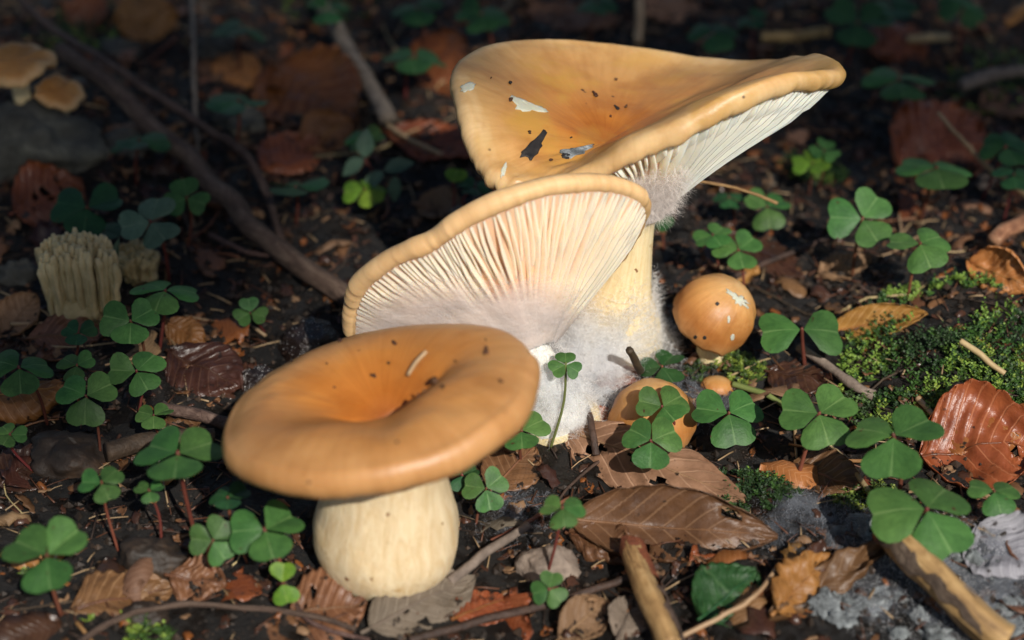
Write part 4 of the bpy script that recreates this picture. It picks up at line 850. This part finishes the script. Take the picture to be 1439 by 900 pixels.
coral((174, 222, 395), 64, 'smaller cream coral fungus clump behind the narrow leaf blade', 2, 1.3)

def bracket(px, py, h, wpx, n, label, seed):
    c = ground(px, py, h); r = wpx/2*cm_px(c); n = nrm(n); a = nrm(RT-n*np.dot(RT, n)); b = np.cross(n, a); nt_ = 72; th = np.arange(nt_)/nt_*2*math.pi; V = []; U = []
    base = np.array([c[0], c[1]+.3, float(gz(c[0], c[1]+.3))])
    edge = 1+.22*fbm(np.cos(th)*1.6+seed, np.sin(th)*1.6, seed, 3)
    for q, hh in ((0, .12), (.2, .10), (.4, .08), (.6, .10), (.8, .08), (.92, .0), (1, -.09), (.97, -.16), (.85, -.16), (.5, -.25), (.2, -.4), (0, -.4)):
        wv = .16*q*vn(th*2.2, th*0+seed, seed); V.append(c+(a*np.cos(th)[:, None]*1.0+b*np.sin(th)[:, None]*.85)*(r*q*edge)[:, None]+n*(r*(hh+wv))[:, None]); U.append(np.stack([th/6.2832, th*0+q], 1))
    m = root('mushroom', base, label, 'mushroom'); part('cap', np.concatenate(V), grid_faces(12, nt_, True), 'bracket', m, np.concatenate(U))
    V, F, U = tube(spline([base-[0, 0, .3], (base+c)/2, c-n*r*.2], 8), r*.25, 14, .1); part('stem', V, F, 'stem_yellow', m, U)
bracket(22, 90, 2.4, 104, [-.15, -.25, 1], 'tan wavy mushroom cap perched over the grey stone', 3)
bracket(82, 130, 1.7, 70, [.25, -.5, 1], 'smaller ragged tan mushroom cap below the wavy one', 5)

def lump(name, px, py, wpx, hcm, mat, label, cat, seed, drops=0, rough=.25, lay=None):
    c = ground(px, py); r = wpx/2*cm_px(c); nt_, ns = 48, 18; th = np.arange(nt_)/nt_*2*math.pi; V = []
    for k in range(ns):
        q = k/(ns-1); al = q*R(100); rad = r*math.sin(al)*(1+rough*fbm(np.cos(th)*1.3+seed, np.sin(th)*1.3+q, seed, 3)); z = hcm*math.cos(al)*(1+rough*.8*fbm(np.cos(th)*q*2+seed, np.sin(th)*q*2, seed+3, 4))
        x = c[0]+rad*np.cos(th); y = c[1]+rad*np.sin(th)*.8; pt = np.stack([x, y, float(gz(c[0], c[1]))-.1+z], 1); dd = .11*r*rough/.3*fbm(x*2.2/max(r, .5)+seed, (y+z*1.7)*2.2/max(r, .5), seed+6, 4); V.append(pt+(pt-[c[0], c[1], float(gz(c[0], c[1]))])/r*dd[:, None]*2)
    VV = np.concatenate(V); o = thing(name, VV, grid_faces(ns, nt_, True), mat, label, cat)
    if drops:
        rr = np.random.default_rng(seed); sp = Soup()
        for k in range(drops):
            i = int(rr.integers(0, 13*nt_)); s_ = rr.uniform(.010, .028); oct_ = VV[i]+np.array([[s_, 0, 0], [-s_, 0, 0], [0, s_, 0], [0, -s_, 0], [0, 0, s_], [0, 0, -s_]])
            sp.add(oct_, [(0, 2, 4), (2, 1, 4), (1, 3, 4), (3, 0, 4), (2, 0, 5), (1, 2, 5), (3, 1, 5), (0, 3, 5)])
        q = part('droplets', sp.verts(), sp.F, 'drop', o); q['kind'] = 'stuff'
    return o
lump('wet_lump', 442, 492, 96, 1.2, 'slime', 'black wet lump beaded with droplets behind the broad ochre cap', 'fungus', 2, 150)
lump('wet_lump', 368, 545, 78, .9, 'slime', 'smaller dark lump with droplets beside the rim of the ochre cap', 'fungus', 4, 70)
for i, (px, py, w_, h_, lab) in enumerate(((40, 215, 190, 1.9, 'pale grey stone below the tan mushroom caps'), (300, 75, 60, .9, 'whitish stone by the upright thin twig'), (165, 75, 60, .7, 'small grey stone under the arched twig'), (175, 205, 70, .8, 'grey stone lying against the thick branch'), (30, 395, 70, .9, 'mottled grey stone left of the coral fungus'), (330, 175, 70, .8, 'bluish grey stone beside the edge-on clover'), (590, 20, 50, .6, 'pale stone in the far litter behind the rust leaf'), (205, 870, 66, .6, 'dark grey stone in front of the lone clover'), (215, 790, 90, .8, 'rounded dark stone at the foot of the red stalks'), (770, 800, 90, .7, 'crumbly rotten wood lump by the small front clover'), (100, 640, 120, .7, 'dark humus lump behind the small clover on slanting stalk'))):
    lump('stone', px, py, w_, h_, 'stone' if i not in (7, 8, 9, 10) else ('crumb' if i != 9 else 'bark_grey'), lab, 'stone', 20+i, rough=.4)

# ------------------------------------------------------------------ moss
def moss(px, py, rx, ry, n, label, seed, hgt=.55):
    r = np.random.default_rng(seed); sp = Soup(); c = ground(px, py)
    ang = r.uniform(0, 6.283, n); qq = np.sqrt(r.random(n)); xs = c[0]+rx*qq*np.cos(ang); ys = c[1]+ry*qq*np.sin(ang); zs = gz(xs, ys); keep = fbm(xs*.9+seed, ys*.9, seed, 2) > -.25
    for k in range(n):
        if not keep[k]: continue
        a, q, x, y, z = ang[k], qq[k], xs[k], ys[k], zs[k]
        h_ = hgt*r.uniform(.5, 1.15)*(1-.5*q*q); ax = nrm([r.normal()*.35, r.normal()*.35-.15, 1]); V = []; F = []
        for i in range(9):
            f = i/8; p = np.array([x, y, z-.05])+ax*h_*f; t = i*2.4+a; d = np.array([math.cos(t), math.sin(t), .7]); d = nrm(d); s_ = .22*(1.15-f*.75)*r.uniform(.8, 1.2); b = nrm(np.cross(d, ax))*.028
            o = len(V); V += [p-b, p+b, p+d*s_*.55+b*1.1, p+d*s_-[0, 0, .02], p+d*s_*.55-b*1.1]; F += [(o, o+1, o+2, o+4), (o+4, o+2, o+3)]
        nz_ = float(fbm(x*.6+seed*3, y*.6, seed+8, 2))+r.normal()*.3; sp.add(V, F, 2 if nz_ > .35 else (1 if nz_ < -.15 else 0))
    o = thing('moss', sp.verts(), sp.F, ['moss', 'moss_dark', 'moss_tip'], label, 'moss', mi=sp.m, smooth=False); o['kind'] = 'stuff'
moss(1335, 470, 3.4, 3.4, 900, 'dense green moss mound beside the orange curled leaf', 1, .75)
moss(1335, 545, 3.6, 2.2, 700, 'yellow green moss spreading below the moss mound', 2, .6)
moss(1250, 585, 1.6, 1.0, 150, 'sparse moss behind the wide clover', 3, .5)
moss(1140, 246, 1.3, 1.0, 170, 'small moss tuft under the yellow green clover', 4, .8)
moss(1050, 690, 1.6, 1.1, 260, 'bright moss beside the end of the pale torn leaf', 5, .5)
moss(1215, 700, 1.0, .8, 120, 'little moss tuft beside the biggest clover', 6, .45)
moss(1020, 525, 1.3, .9, 160, 'moss at the foot of the rounded button mushroom', 7, .45)
moss(12, 835, 1.0, .9, 130, 'moss tuft below the lone clover', 8, .5)
moss(1400, 110, 3.0, 3.0, 240, 'dark moss far back by the grey stick', 9, .6)
moss(130, 45, 3.0, 2.6, 300, 'dark moss around the arched twig at the back', 10, .6)
moss(180, 890, 1.2, .8, 110, 'moss beside the dark grey front stone', 11, .4)
moss(470, 5, 2.2, 2.0, 160, 'moss behind the straight grey brown stick', 12, .5)

# ------------------------------------------------------------------ mould
def hairs(name, pts, nrms, L0, L1, label, mat, wdt=.006, seed=0, cat='mould', grav=.3):
    r = np.random.default_rng(seed); n = len(pts); P = np.asarray(pts); N = np.asarray(nrms); V = np.zeros((n, 4, 2, 3)); L_ = r.uniform(L0, L1, n)
    d = N+r.normal(size=(n, 3))*.75; d /= np.linalg.norm(d, axis=1)[:, None]; c = P.copy(); s_ = np.cross(d, r.normal(size=(n, 3))); s_ /= np.linalg.norm(s_, axis=1)[:, None]
    for k in range(4):
        wd = wdt*(1-.8*k/3); V[:, k, 0] = c-s_*wd; V[:, k, 1] = c+s_*wd
        d = d+r.normal(size=(n, 3))*.55; d /= np.linalg.norm(d, axis=1)[:, None]; c = c+d*(L_/3)[:, None]
    i = np.arange(n)[:, None]*8; F = np.concatenate([i+np.array([[2*k, 2*k+1, 2*k+3, 2*k+2]]) for k in range(3)])
    o = thing(name, V.reshape(-1, 3), F.tolist(), mat, label, cat, smooth=True); o['kind'] = 'stuff'; return o
def felt(name, P, cover, mat, label, wrap=False):
    a, b = P.shape[:2]; o = thing(name, P.reshape(-1, 3), grid_faces(a, b, wrap), mat, label, 'mould'); o['kind'] = 'stuff'
    at = o.data.attributes.new('cover', 'FLOAT', 'POINT'); at.data.foreach_set('value', np.asarray(cover, np.float32).ravel()); return o
r = np.random.default_rng(5)
# veil over the lower gills of the tipped mushroom
def veil(cap, lo, hi, ufun, dep, name, label, seed, nh, L1=.30, nt_=90):
    ths = np.linspace(lo, hi, nt_); us = np.linspace(0, 1, 30); P = np.zeros((30, nt_, 3)); C = np.zeros((30, nt_)); hp = []; hn = []
    for j, t in enumerate(ths):
        for i, u in enumerate(us):
            p, nn = cap.usample(t, u); k = ufun(t, u); P[i, j] = p+nn*(dep*.5+(dep*.65+.04)*min(1, max(0, k+.5))+.05*float(fbm(t*6, u*5, seed, 2))); C[i, j] = k
    felt('mould_veil', P, C, 'mold_felt_warm', label)
    rr = np.random.default_rng(seed)
    while len(hp) < nh:
        t = rr.uniform(lo, hi); u = rr.random(); k = ufun(t, u)
        if rr.random() < (k+.45)*.9: p, nn = cap.usample(t, u); hp.append(p+nn*(dep*1.0)); hn.append(nn)
    return hp, hn
f01 = lambda i: 2*math.pi*i/19
def uM(t, u):
    i = t/(2*math.pi)*19                       # position along the rim list: low = left tip
    left = np.interp(i, [-2, 0, 2, 5, 8, 10.5, 12], [-.3, -.25, -.08, .18, .42, .56, .66])
    return float(np.clip((u-left-.06)/.26, -1, 1))*.95+.12
hp, hn = veil(capM, f01(-1.5), f01(12), uM, .25, 'mould_veil', 'white mould veil spread over the lower gills of the tipped mushroom', 3, 5000)
hairs('mould_fuzz', hp, hn, .05, .20, 'white mould fuzz on the gills of the tipped mushroom', 'mold_pink', .0035, 1)
f20 = lambda i: 2*math.pi*i/20
def uR(t, u):
    i = t/(2*math.pi)*20; a = np.interp(i, [1, 2.5, 4, 5, 6, 7.5], [1.05, .8, .42, .2, .02, -.05]); return float(np.clip((u-a)/.25, -1, 1))*.95+.05
hp, hn = veil(capR, f20(1), f20(7.5), uR, .42, 'mould_veil', 'grey white mould spread over the gills beside the tall stem', 4, 6000, .4, 60)
hairs('mould_fuzz', hp, hn, .2, .7, 'mould fuzz hanging from the gills of the funnel cap', 'mold_pink', .0045, 2)
# mass of mould round the foot of the tall stem
hp = []; hn = []; nt_, nz = 72, 26; P = np.zeros((nz, nt_, 3)); C = np.zeros((nz, nt_)); a_ = np.arange(nt_)/(nt_-1)*2*math.pi
for i in range(nz):
    f = i/(nz-1); zc = 3.9*(1-f)**1.1; k = zc/5.6; cen = bR*(1-k)+scR*k; cen[0] = kf(np.interp(k, [0, .12, .35, .55, .75], [869, 869, 867, 877, 886]), k)[0]; ra = np.interp(k, [0, .12, .35, .55, .75], [1.53, 1.46, 1.22, .90, .70])+.05+.06*(1-k)
    for j, a in enumerate(a_):
        out = .9*max(0, f-.55)/.45*(1.0+.9*max(0, -math.cos(a-.5)))*1.5*f+.55*max(0, -math.cos(a-.35))*min(1, f*2.2)
        rad = ra+out+.22*float(fbm(math.cos(a)*2, math.sin(a)*2+f*4, 3, 4)); x = cen[0]+rad*math.cos(a)-.7*f*max(0, f-.3); y = cen[1]+rad*math.sin(a)-.5*f*f
        z = max(float(gz(x, y))+.06+.05*float(fbm(x*2, y*2, 6, 2)), zc+bR[2]-.2); P[i, j] = (x, y, z); lh = 1.0-abs(((a-3.9+math.pi) % (2*math.pi))-math.pi)/math.pi
        C[i, j] = -.55+1.35*min(1, f*1.9)*(.6+.7*lh)+.45*float(fbm(math.cos(a)*1.7+5, math.sin(a)*1.7+f*3, 9, 3))-(.9*max(0, f-.86)/.14)-1.5*max(0, math.cos(a-5.45))*max(0, f-.62)/.38
felt('mould_mass', P, C, 'mold_felt', 'cottony white mould wrapped round the foot of the tall stem')
P2 = np.zeros((22, 60, 3)); C2 = np.zeros((22, 60)); a2 = np.arange(60)/59*2*math.pi
for i in range(22):
    f = i/21; g_ = max(0, .25-f)/.25; cen = scM*(1-f)+bM*f+np.array([.15*math.sin(f*3), 0, 0])+nM*.45*g_; ra = .92+.36*f-.15*g_
    for j, a in enumerate(a2):
        rad = ra+.22*float(fbm(math.cos(a)*1.6+3, math.sin(a)*1.6+f*2.5, 5, 3))+.5*max(0, f-.7)*max(0, math.cos(a-.3)); x, y = cen[0]+rad*math.cos(a), cen[1]+rad*math.sin(a); P2[i, j] = (x, y, max(cen[2]+.15-.2*f, float(gz(x, y))+.05)); C2[i, j] = .80-1.7*max(0, f-.74)/.26-.75*g_+.4*float(fbm(x*1.3, y*1.3+cen[2], 7, 2))
felt('mould_mass', P2, C2, 'mold_felt', 'white mould sheathing the short stem of the tipped mushroom')
for _ in range(6000):
    i = int(r.random()*19); j = int(r.integers(0, 59)); p = P2[i, j]+(P2[i, j+1]-P2[i, j])*r.random()+(P2[i+1, j]-P2[i, j])*r.random(); hp.append(p); hn.append(nrm([math.cos(a2[j]), math.sin(a2[j]), .1]))
for _ in range(26000):
    i = int((r.random()**.7)*(nz-1)); j = int(r.integers(0, nt_-1))
    if C[i, j] > r.uniform(-.4, .5): p = P[i, j]+(P[i, j+1]-P[i, j])*r.random(); hp.append(p); hn.append(nrm([math.cos(a_[j]), math.sin(a_[j]), .7]))
hairs('mould_fuzz', hp, hn, .12, .5, 'white mould fuzz round the foot of the tall stem', 'mold_hair', .0045, 3)
# mould creeping over the soil
def creep(cx, cy, rx, ry, n, label, mat, fm, seed, dens=.1, gc=None):
    c = ground(cx, cy); m = 46; P = np.zeros((m, m, 3)); C = np.zeros((m, m)); hp = []; hn = []; rr = np.random.default_rng(seed)
    u, v = np.meshgrid(np.linspace(-1, 1, m), np.linspace(-1, 1, m), indexing='ij'); x, y = c[0]+rx*u, c[1]+ry*v; q = np.hypot(u, v)
    P = np.stack([x, y, gz(x, y)+.05+.10*np.maximum(0, 1-q)*(1+fbm(x, y, seed, 2))], -1); C = dens+.55*(1-q*1.55)+.7*fbm(x*.7+seed, y*.7, seed, 3); C[q > .98] = -2
    felt('mould_film', P, C, fm, label)
    for _ in range(n):
        i, j = rr.integers(0, m-1, 2)
        if C[i, j] > rr.uniform(-.5, .4): hp.append(P[i, j]+[rr.uniform(-.5, .5)*2*rx/m, rr.uniform(-.5, .5)*2*ry/m, 0]); hn.append((0, 0, 1))
    hairs('mould_fuzz', hp, hn, .06, .28, label.replace('mould', 'fuzz of mould', 1), mat, .0045, seed)
M['mold_felt_grey'] = mold_mat('mould_felt_grey', (.34, .36, .40), True)
creep(802, 530, 2.6, 3.0, 7000, 'white mould between the ochre cap and the tall stem', 'mold_hair', 'mold_felt', 11, .5)
creep(880, 545, 3.0, 2.2, 5000, 'grey mould film behind the half buried button', 'mold_grey', 'mold_felt_grey', 12, .25)
creep(985, 560, 2.0, 2.0, 2500, 'grey mould film around the tiny reddish button', 'mold_grey', 'mold_felt_grey', 13, .1)
creep(725, 730, 1.6, 1.8, 2000, 'bluish mould film by the thick stem', 'mold_grey', 'mold_felt_grey', 14, .1)
creep(1160, 745, 3.0, 2.2, 4000, 'grey mould film left of the tan broken stick', 'mold_grey', 'mold_felt_grey', 15, .2)
creep(1350, 830, 4.2, 3.0, 7000, 'pale mould over the crust around the tan broken stick', 'mold_hair', 'mold_felt_grey', 16, .25)
# lumpy grey crust in the corner
rr = np.random.default_rng(8)
for k, (px, py) in enumerate(((1155, 850), (1185, 868), (1215, 850), (1235, 835), (1180, 845), (1290, 862), (1262, 840), (1400, 800), (1370, 790), (1340, 775), (1405, 850), (1320, 890), (1260, 890), (1180, 750), (1215, 738), (1420, 880))):
    lump('crust_knob', px, py, rr.uniform(30, 66), rr.uniform(.2, .42), 'crust', 'pale scalloped knob of grey crust ' + ('beside the dark rotting strip' if px < 1250 else 'around the tan broken stick'), 'fungus', 60+k, rough=.9)['group'] = 'knobs of grey crust'
# yellowish bits at the mouldy foot
# ------------------------------------------------------------------ litter
STEMS = [(bF[0], bF[1], 2.3), (bM[0], bM[1], 1.3), (bR[0], bR[1], 1.7)]
def free(x, y): return all(math.hypot(x-a, y-b) > q for a, b, q in STEMS)
LAND = [(60, 200, 'pale grey stone'), (120, 400, 'cream coral fungus'), (210, 310, 'pale turned clover'), (350, 440, 'lone small clover'), (40, 560, 'rolled orange leaf'), (290, 520, 'glossy dark leaf'), (250, 640, 'largest clover'), (70, 780, 'big lone clover'), (370, 745, 'half shaded clover'), (400, 820, 'lime heart shaped clover'), (460, 860, 'leaf with black holes'), (590, 850, 'weathered grey leaf'), (690, 690, 'clover by the thick stem'), (790, 714, 'small clover before the curled leaf'), (772, 828, 'small clover over the dark twig'), (930, 740, 'glossy curved leaf'), (900, 660, 'pale torn leaf'), (915, 590, 'half buried button'), (1005, 440, 'rounded button'), (1024, 580, 'clover by the tiny button'), (1127, 463, 'two lobed clover'), (1220, 455, 'slim curled orange leaf'), (1340, 480, 'moss mound'), (1150, 580, 'large pale green clover'), (1255, 612, 'wide clover'), (1370, 630, 'large glossy rust leaf'), (1300, 715, 'biggest clover'), (1330, 820, 'tan broken stick'), (920, 830, 'red tipped stick'), (1020, 850, 'decaying green leaf'), (1410, 760, 'grey mouldy leaf'), (1212, 310, 'pale clover by the litter'), (1293, 343, 'clover behind the moss mound'), (1318, 237, 'wide clover by the blurred rust leaf'), (1320, 190, 'large blurred rust leaf'), (1263, 113, 'slanted clover'), (1140, 235, 'yellow green clover'), (1400, 240, 'slanting thin twig'), (1040, 350, 'clover behind the rounded button'), (1390, 110, 'far grey stick'), (1205, 33, 'far clovers beyond the cap tip'), (900, 20, 'pale upright stump'), (640, 90, 'bright rust leaf'), (510, 110, 'straight grey brown stick'), (590, 210, 'short pale curved twig'), (510, 250, 'lime green clover'), (440, 130, 'red brown ribbed leaf'), (440, 200, 'small orange leaf'), (275, 100, 'upright grey twig'), (335, 150, 'edge-on clover'), (195, 198, 'dark flat clover'), (330, 290, 'thick fallen branch'), (70, 275, 'leaf riddled with holes'), (20, 440, 'dry tan leaf'), (440, 480, 'wet black lump'), (620, 295, 'small tan leaf'), (210, 20, 'orange leaf over mossy ground'), (60, 40, 'arched twig'), (180, 870, 'dark grey front stone'), (215, 790, 'rounded dark stone'), (1160, 745, 'grey mould film'), (1160, 680, 'folded brown leaf'), (715, 655, 'flat reddish leaf')]
LANDP = np.array([at_z(p[0], p[1], 0)[:2] for p in LAND])
def by(x, y): return LAND[int(np.argmin(((LANDP-[x, y])**2).sum(1)))][2]
def spot(r, lo=-19, hi=27):
    while True:
        x, y = r.uniform(-24, 24), r.uniform(lo, hi)
        if free(x, y) and abs(x) < 14.5+(y+15)*.27: return x, y
def scrap(r, L_, x, y):
    nl, nw = 7, 5; a = r.uniform(0, 6.283); d = np.array([math.cos(a), math.sin(a), r.normal()*.25]); s_ = nrm(np.cross([0, 0, 1], d)+[0, 0, r.normal()*.35]); n_ = nrm(np.cross(d, s_)); W = L_*r.uniform(.35, .75); cu = r.normal()*.5; V = []
    for i in range(nl):
        for j in range(nw):
            s2, v = i/(nl-1)-.5, j/(nw-1)*2-1; wd = W*.5*(math.cos(s2*2.6))**.5*(1+.35*r.normal()*(abs(v) == 1)); V.append(d*L_*s2+s_*v*wd+n_*(cu*L_*(s2*s2+.3*v*v*W/L_)+.03*L_*r.normal()))
    V = np.array(V)+[x, y, 0]; g = np.sort(V[:, 2]-gz(V[:, 0], V[:, 1])); V[:, 2] -= g[7]; n0 = nl*nw; V2 = np.concatenate([V, V-[0, 0, .025]]); F = grid_faces(nl, nw)
    ring = list(range(nw))+[i*nw+nw-1 for i in range(1, nl)]+[(nl-1)*nw+j for j in range(nw-2, -1, -1)]+[i*nw for i in range(nl-2, 0, -1)]
    F2 = F+[tuple(i+n0 for i in f[::-1]) for f in F]+[(ring[k], ring[k-1], ring[k-1]+n0, ring[k]+n0) for k in range(len(ring))]
    U = [(i/(nl-1), j/(nw-1)) for i in range(nl) for j in range(nw)]
    return V2, F2, U+U
r = np.random.default_rng(21); LM = ['leaf_brown', 'leaf_tan', 'leaf_rust', 'leaf_dark', 'leaf_orange', 'leaf_grey', 'leaf_brown', 'leaf_dark', 'leaf_dark', 'leaf_rust']
LBL = {'leaf_brown': 'brown', 'leaf_tan': 'tan', 'leaf_rust': 'rust coloured', 'leaf_dark': 'blackish', 'leaf_orange': 'orange', 'leaf_grey': 'greyish'}
for k in range(240):
    x, y = spot(r); m_ = LM[int(r.integers(0, 10))]; Ls = r.uniform(.6, 1.9); V, F, U = scrap(r, Ls, x, y)
    thing('leaf_scrap', V, F, m_, '%s %s leaf scrap lying near the %s' % ('large' if Ls > 1.35 else ('mid sized' if Ls > .95 else 'small'), LBL[m_], by(x, y)), 'leaf scrap', 'leaf scraps in the litter', U)
for k in range(170):
    x, y = spot(r); a = r.uniform(0, 6.283); L_ = r.uniform(1.0, 3.4); P = np.array([[x+math.cos(a)*L_*f, y+math.sin(a)*L_*f, 0] for f in (-.5, -.2, .2, .5)]); P[1:3, :2] += r.normal(size=(2, 2))*.06*L_
    if not all(free(*q[:2]) for q in P): continue
    P[:, 2] = gz(P[:, 0], P[:, 1])+.05+r.uniform(0, .12, 4); C = spline(P, 7); rd = r.uniform(.025, .075); V, F, U = tube(C, np.linspace(rd, rd*.6, 7), 5, .15, k)
    mt, nm = (('needle', 'reddish brown'), ('needle', 'reddish brown'), ('straw', 'pale'), ('bark_dark', 'blackish'), ('bark', 'brown'))[int(r.integers(0, 5))]
    thing('twig_scrap', V, F, mt, 'thin %s %s twig fragment near the %s' % ('long' if L_ > 2.1 else 'short', nm, by(x, y)), 'twig', 'twig fragments in the litter', U)
# uncountable fine litter
sp = Soup(); mats_ = ['leaf_brown', 'leaf_dark', 'leaf_rust', 'leaf_tan', 'needle']
sp2 = Soup()
for k in range(4200):
    x, y = spot(r); V, F, U = scrap(r, r.uniform(.15, .6), x, y); sp.add(V, F, int(r.choice([0, 1, 1, 2, 1, 0, 1, 3])))
o = thing('leaf_crumbs', sp.verts(), sp.F, mats_[:4], 'fine brown crumbs of leaf covering the forest floor', 'litter', mi=sp.m); o['kind'] = 'stuff'
for k in range(3200):
    x, y = spot(r); a = r.uniform(0, 6.283); L_ = r.uniform(.35, 1.3); z = float(gz(x, y)); d = np.array([math.cos(a), math.sin(a), r.normal()*.2]); p = np.array([x, y, z+.06]); V, F, U = tube(np.array([p-d*L_/2, p+[0, 0, .03], p+d*L_/2]), r.uniform(.012, .035), 4); sp2.add(V, F, int(r.choice([0, 0, 1, 2])))
o = thing('needle_litter', sp2.verts(), sp2.F, ['needle', 'bark_dark', 'straw'], 'fine needles and fibres strewn over the forest floor', 'litter', mi=sp2.m); o['kind'] = 'stuff'
sp3 = Soup(); OC = np.array([[1, 0, 0], [-1, 0, 0], [0, 1, 0], [0, -1, 0], [0, 0, 1], [0, 0, -1]], float); OF = [(0, 2, 4), (2, 1, 4), (1, 3, 4), (3, 0, 4), (2, 0, 5), (1, 2, 5), (3, 1, 5), (0, 3, 5)]
for k in range(20000):
    x, y = spot(r); s_ = .03+.15*r.random()**4; sp3.add(OC*s_*r.uniform(.5, 1.4, (6, 1))+[x, y, float(gz(x, y))+s_*.4], OF)
o = thing('soil_crumbs', sp3.verts(), sp3.F, 'crumb', 'dark soil crumbs covering the forest floor', 'soil', smooth=False); o['kind'] = 'stuff'

# ------------------------------------------------------------------ leafy bough added overhead, out of view, to shade the back and the left
def bough():
    r = np.random.default_rng(31); sd = np.array(sdir); HH = 260.0
    def over(x, y, h): return np.array([x, y, 0])+sd*(h/sd[2])
    rt_p = over(-60, 60, HH); rt = root('shade_bough', rt_p, 'added leafy bough, out of view, shading the back and left of the forest floor', 'added shade')
    nl, nw = 9, 5; V = []
    for i in range(nl):
        s_ = i/(nl-1)
        for j in range(nw):
            v = j/(nw-1)*2-1; wd = .32*max(.02, math.sin(math.pi*s_**.85))**.8; V.append((v*wd, s_, .08*abs(v)*wd-.10*s_*s_))
    lm = make_mesh('leaf', np.array(V)*100, grid_faces(nl, nw), 'sorrel', [(j/(nw-1), i/(nl-1)) for i in range(nl) for j in range(nw)])
    limb = spline([over(-130, 90, HH+10), over(-60, 60, HH), over(-25, 34, HH-4), over(20, 30, HH-8), over(60, 36, HH-14)], 40)
    V, F, U = tube(limb, np.linspace(3.2, .8, 40), 10, .1); part('limb', V, F, 'bark_grey', rt, U)
    tw2 = spline([over(-25, 34, HH-4), over(-22, 10, HH-4), over(-24, -12, HH-6), over(-30, -40, HH-10)], 26); V, F, U = tube(tw2, np.linspace(1.2, .4, 26), 8, .1); part('limb', V, F, 'bark_grey', rt, U)
    keep = [((c_-sd*(c_[2]/sd[2]))[:2], q) for c_, q in ((cF, 4.5), (bF+[0, 0, 2], 2.2), (at_y(690, 375, -5), 5), (CtR+[.8, .5, 1], 6.8), (scR+[0, 0, -3], 1.6))]  # openings in the added foliage so the mushrooms stay in sun
    n = 0
    while n < 270:
        x, y = r.uniform(-32, 32), r.uniform(-22, 44)
        back = np.clip((y-12+5.5*np.clip((-x-5)/7, 0, 1)+3*np.clip((x-11)/4, 0, 1))/5, 0, 1)*.95; left = np.clip((-x-8.0-.10*y)/5, 0, 1)*(.8 if y > -5 else .42)  # leaf density follows where shade is wanted
        if y < -20 and x > -25: continue
        if r.random() > max(back, left): continue
        if any(math.hypot(x-q[0], y-q[1]) < rr_+4.6 for q, rr_ in keep): continue
        h = HH+r.uniform(-14, 12); p = over(x, y, h); k = np.concatenate([limb, tw2]); q = k[np.argmin(((k-p)**2).sum(1))]
        o = bpy.data.objects.new('leaf', lm); col.objects.link(o); o.parent = rt; L_ = r.uniform(5.0, 8.0)/100
        o.location = Vector(p-rt_p)*S; o.scale = (L_, L_, L_); o.rotation_euler = (r.normal()*.35-.2, r.normal()*.35, math.atan2(*(p-q)[:2][::-1])-math.pi/2+r.normal()*.5)
        if n % 3 == 0: V, F, U = tube(spline([q, (p+q)/2+[0, 0, 1.5], p], 6), np.linspace(.35, .1, 6), 5); part('twig', V, F, 'bark_grey', rt, U)
        n += 1
bough()
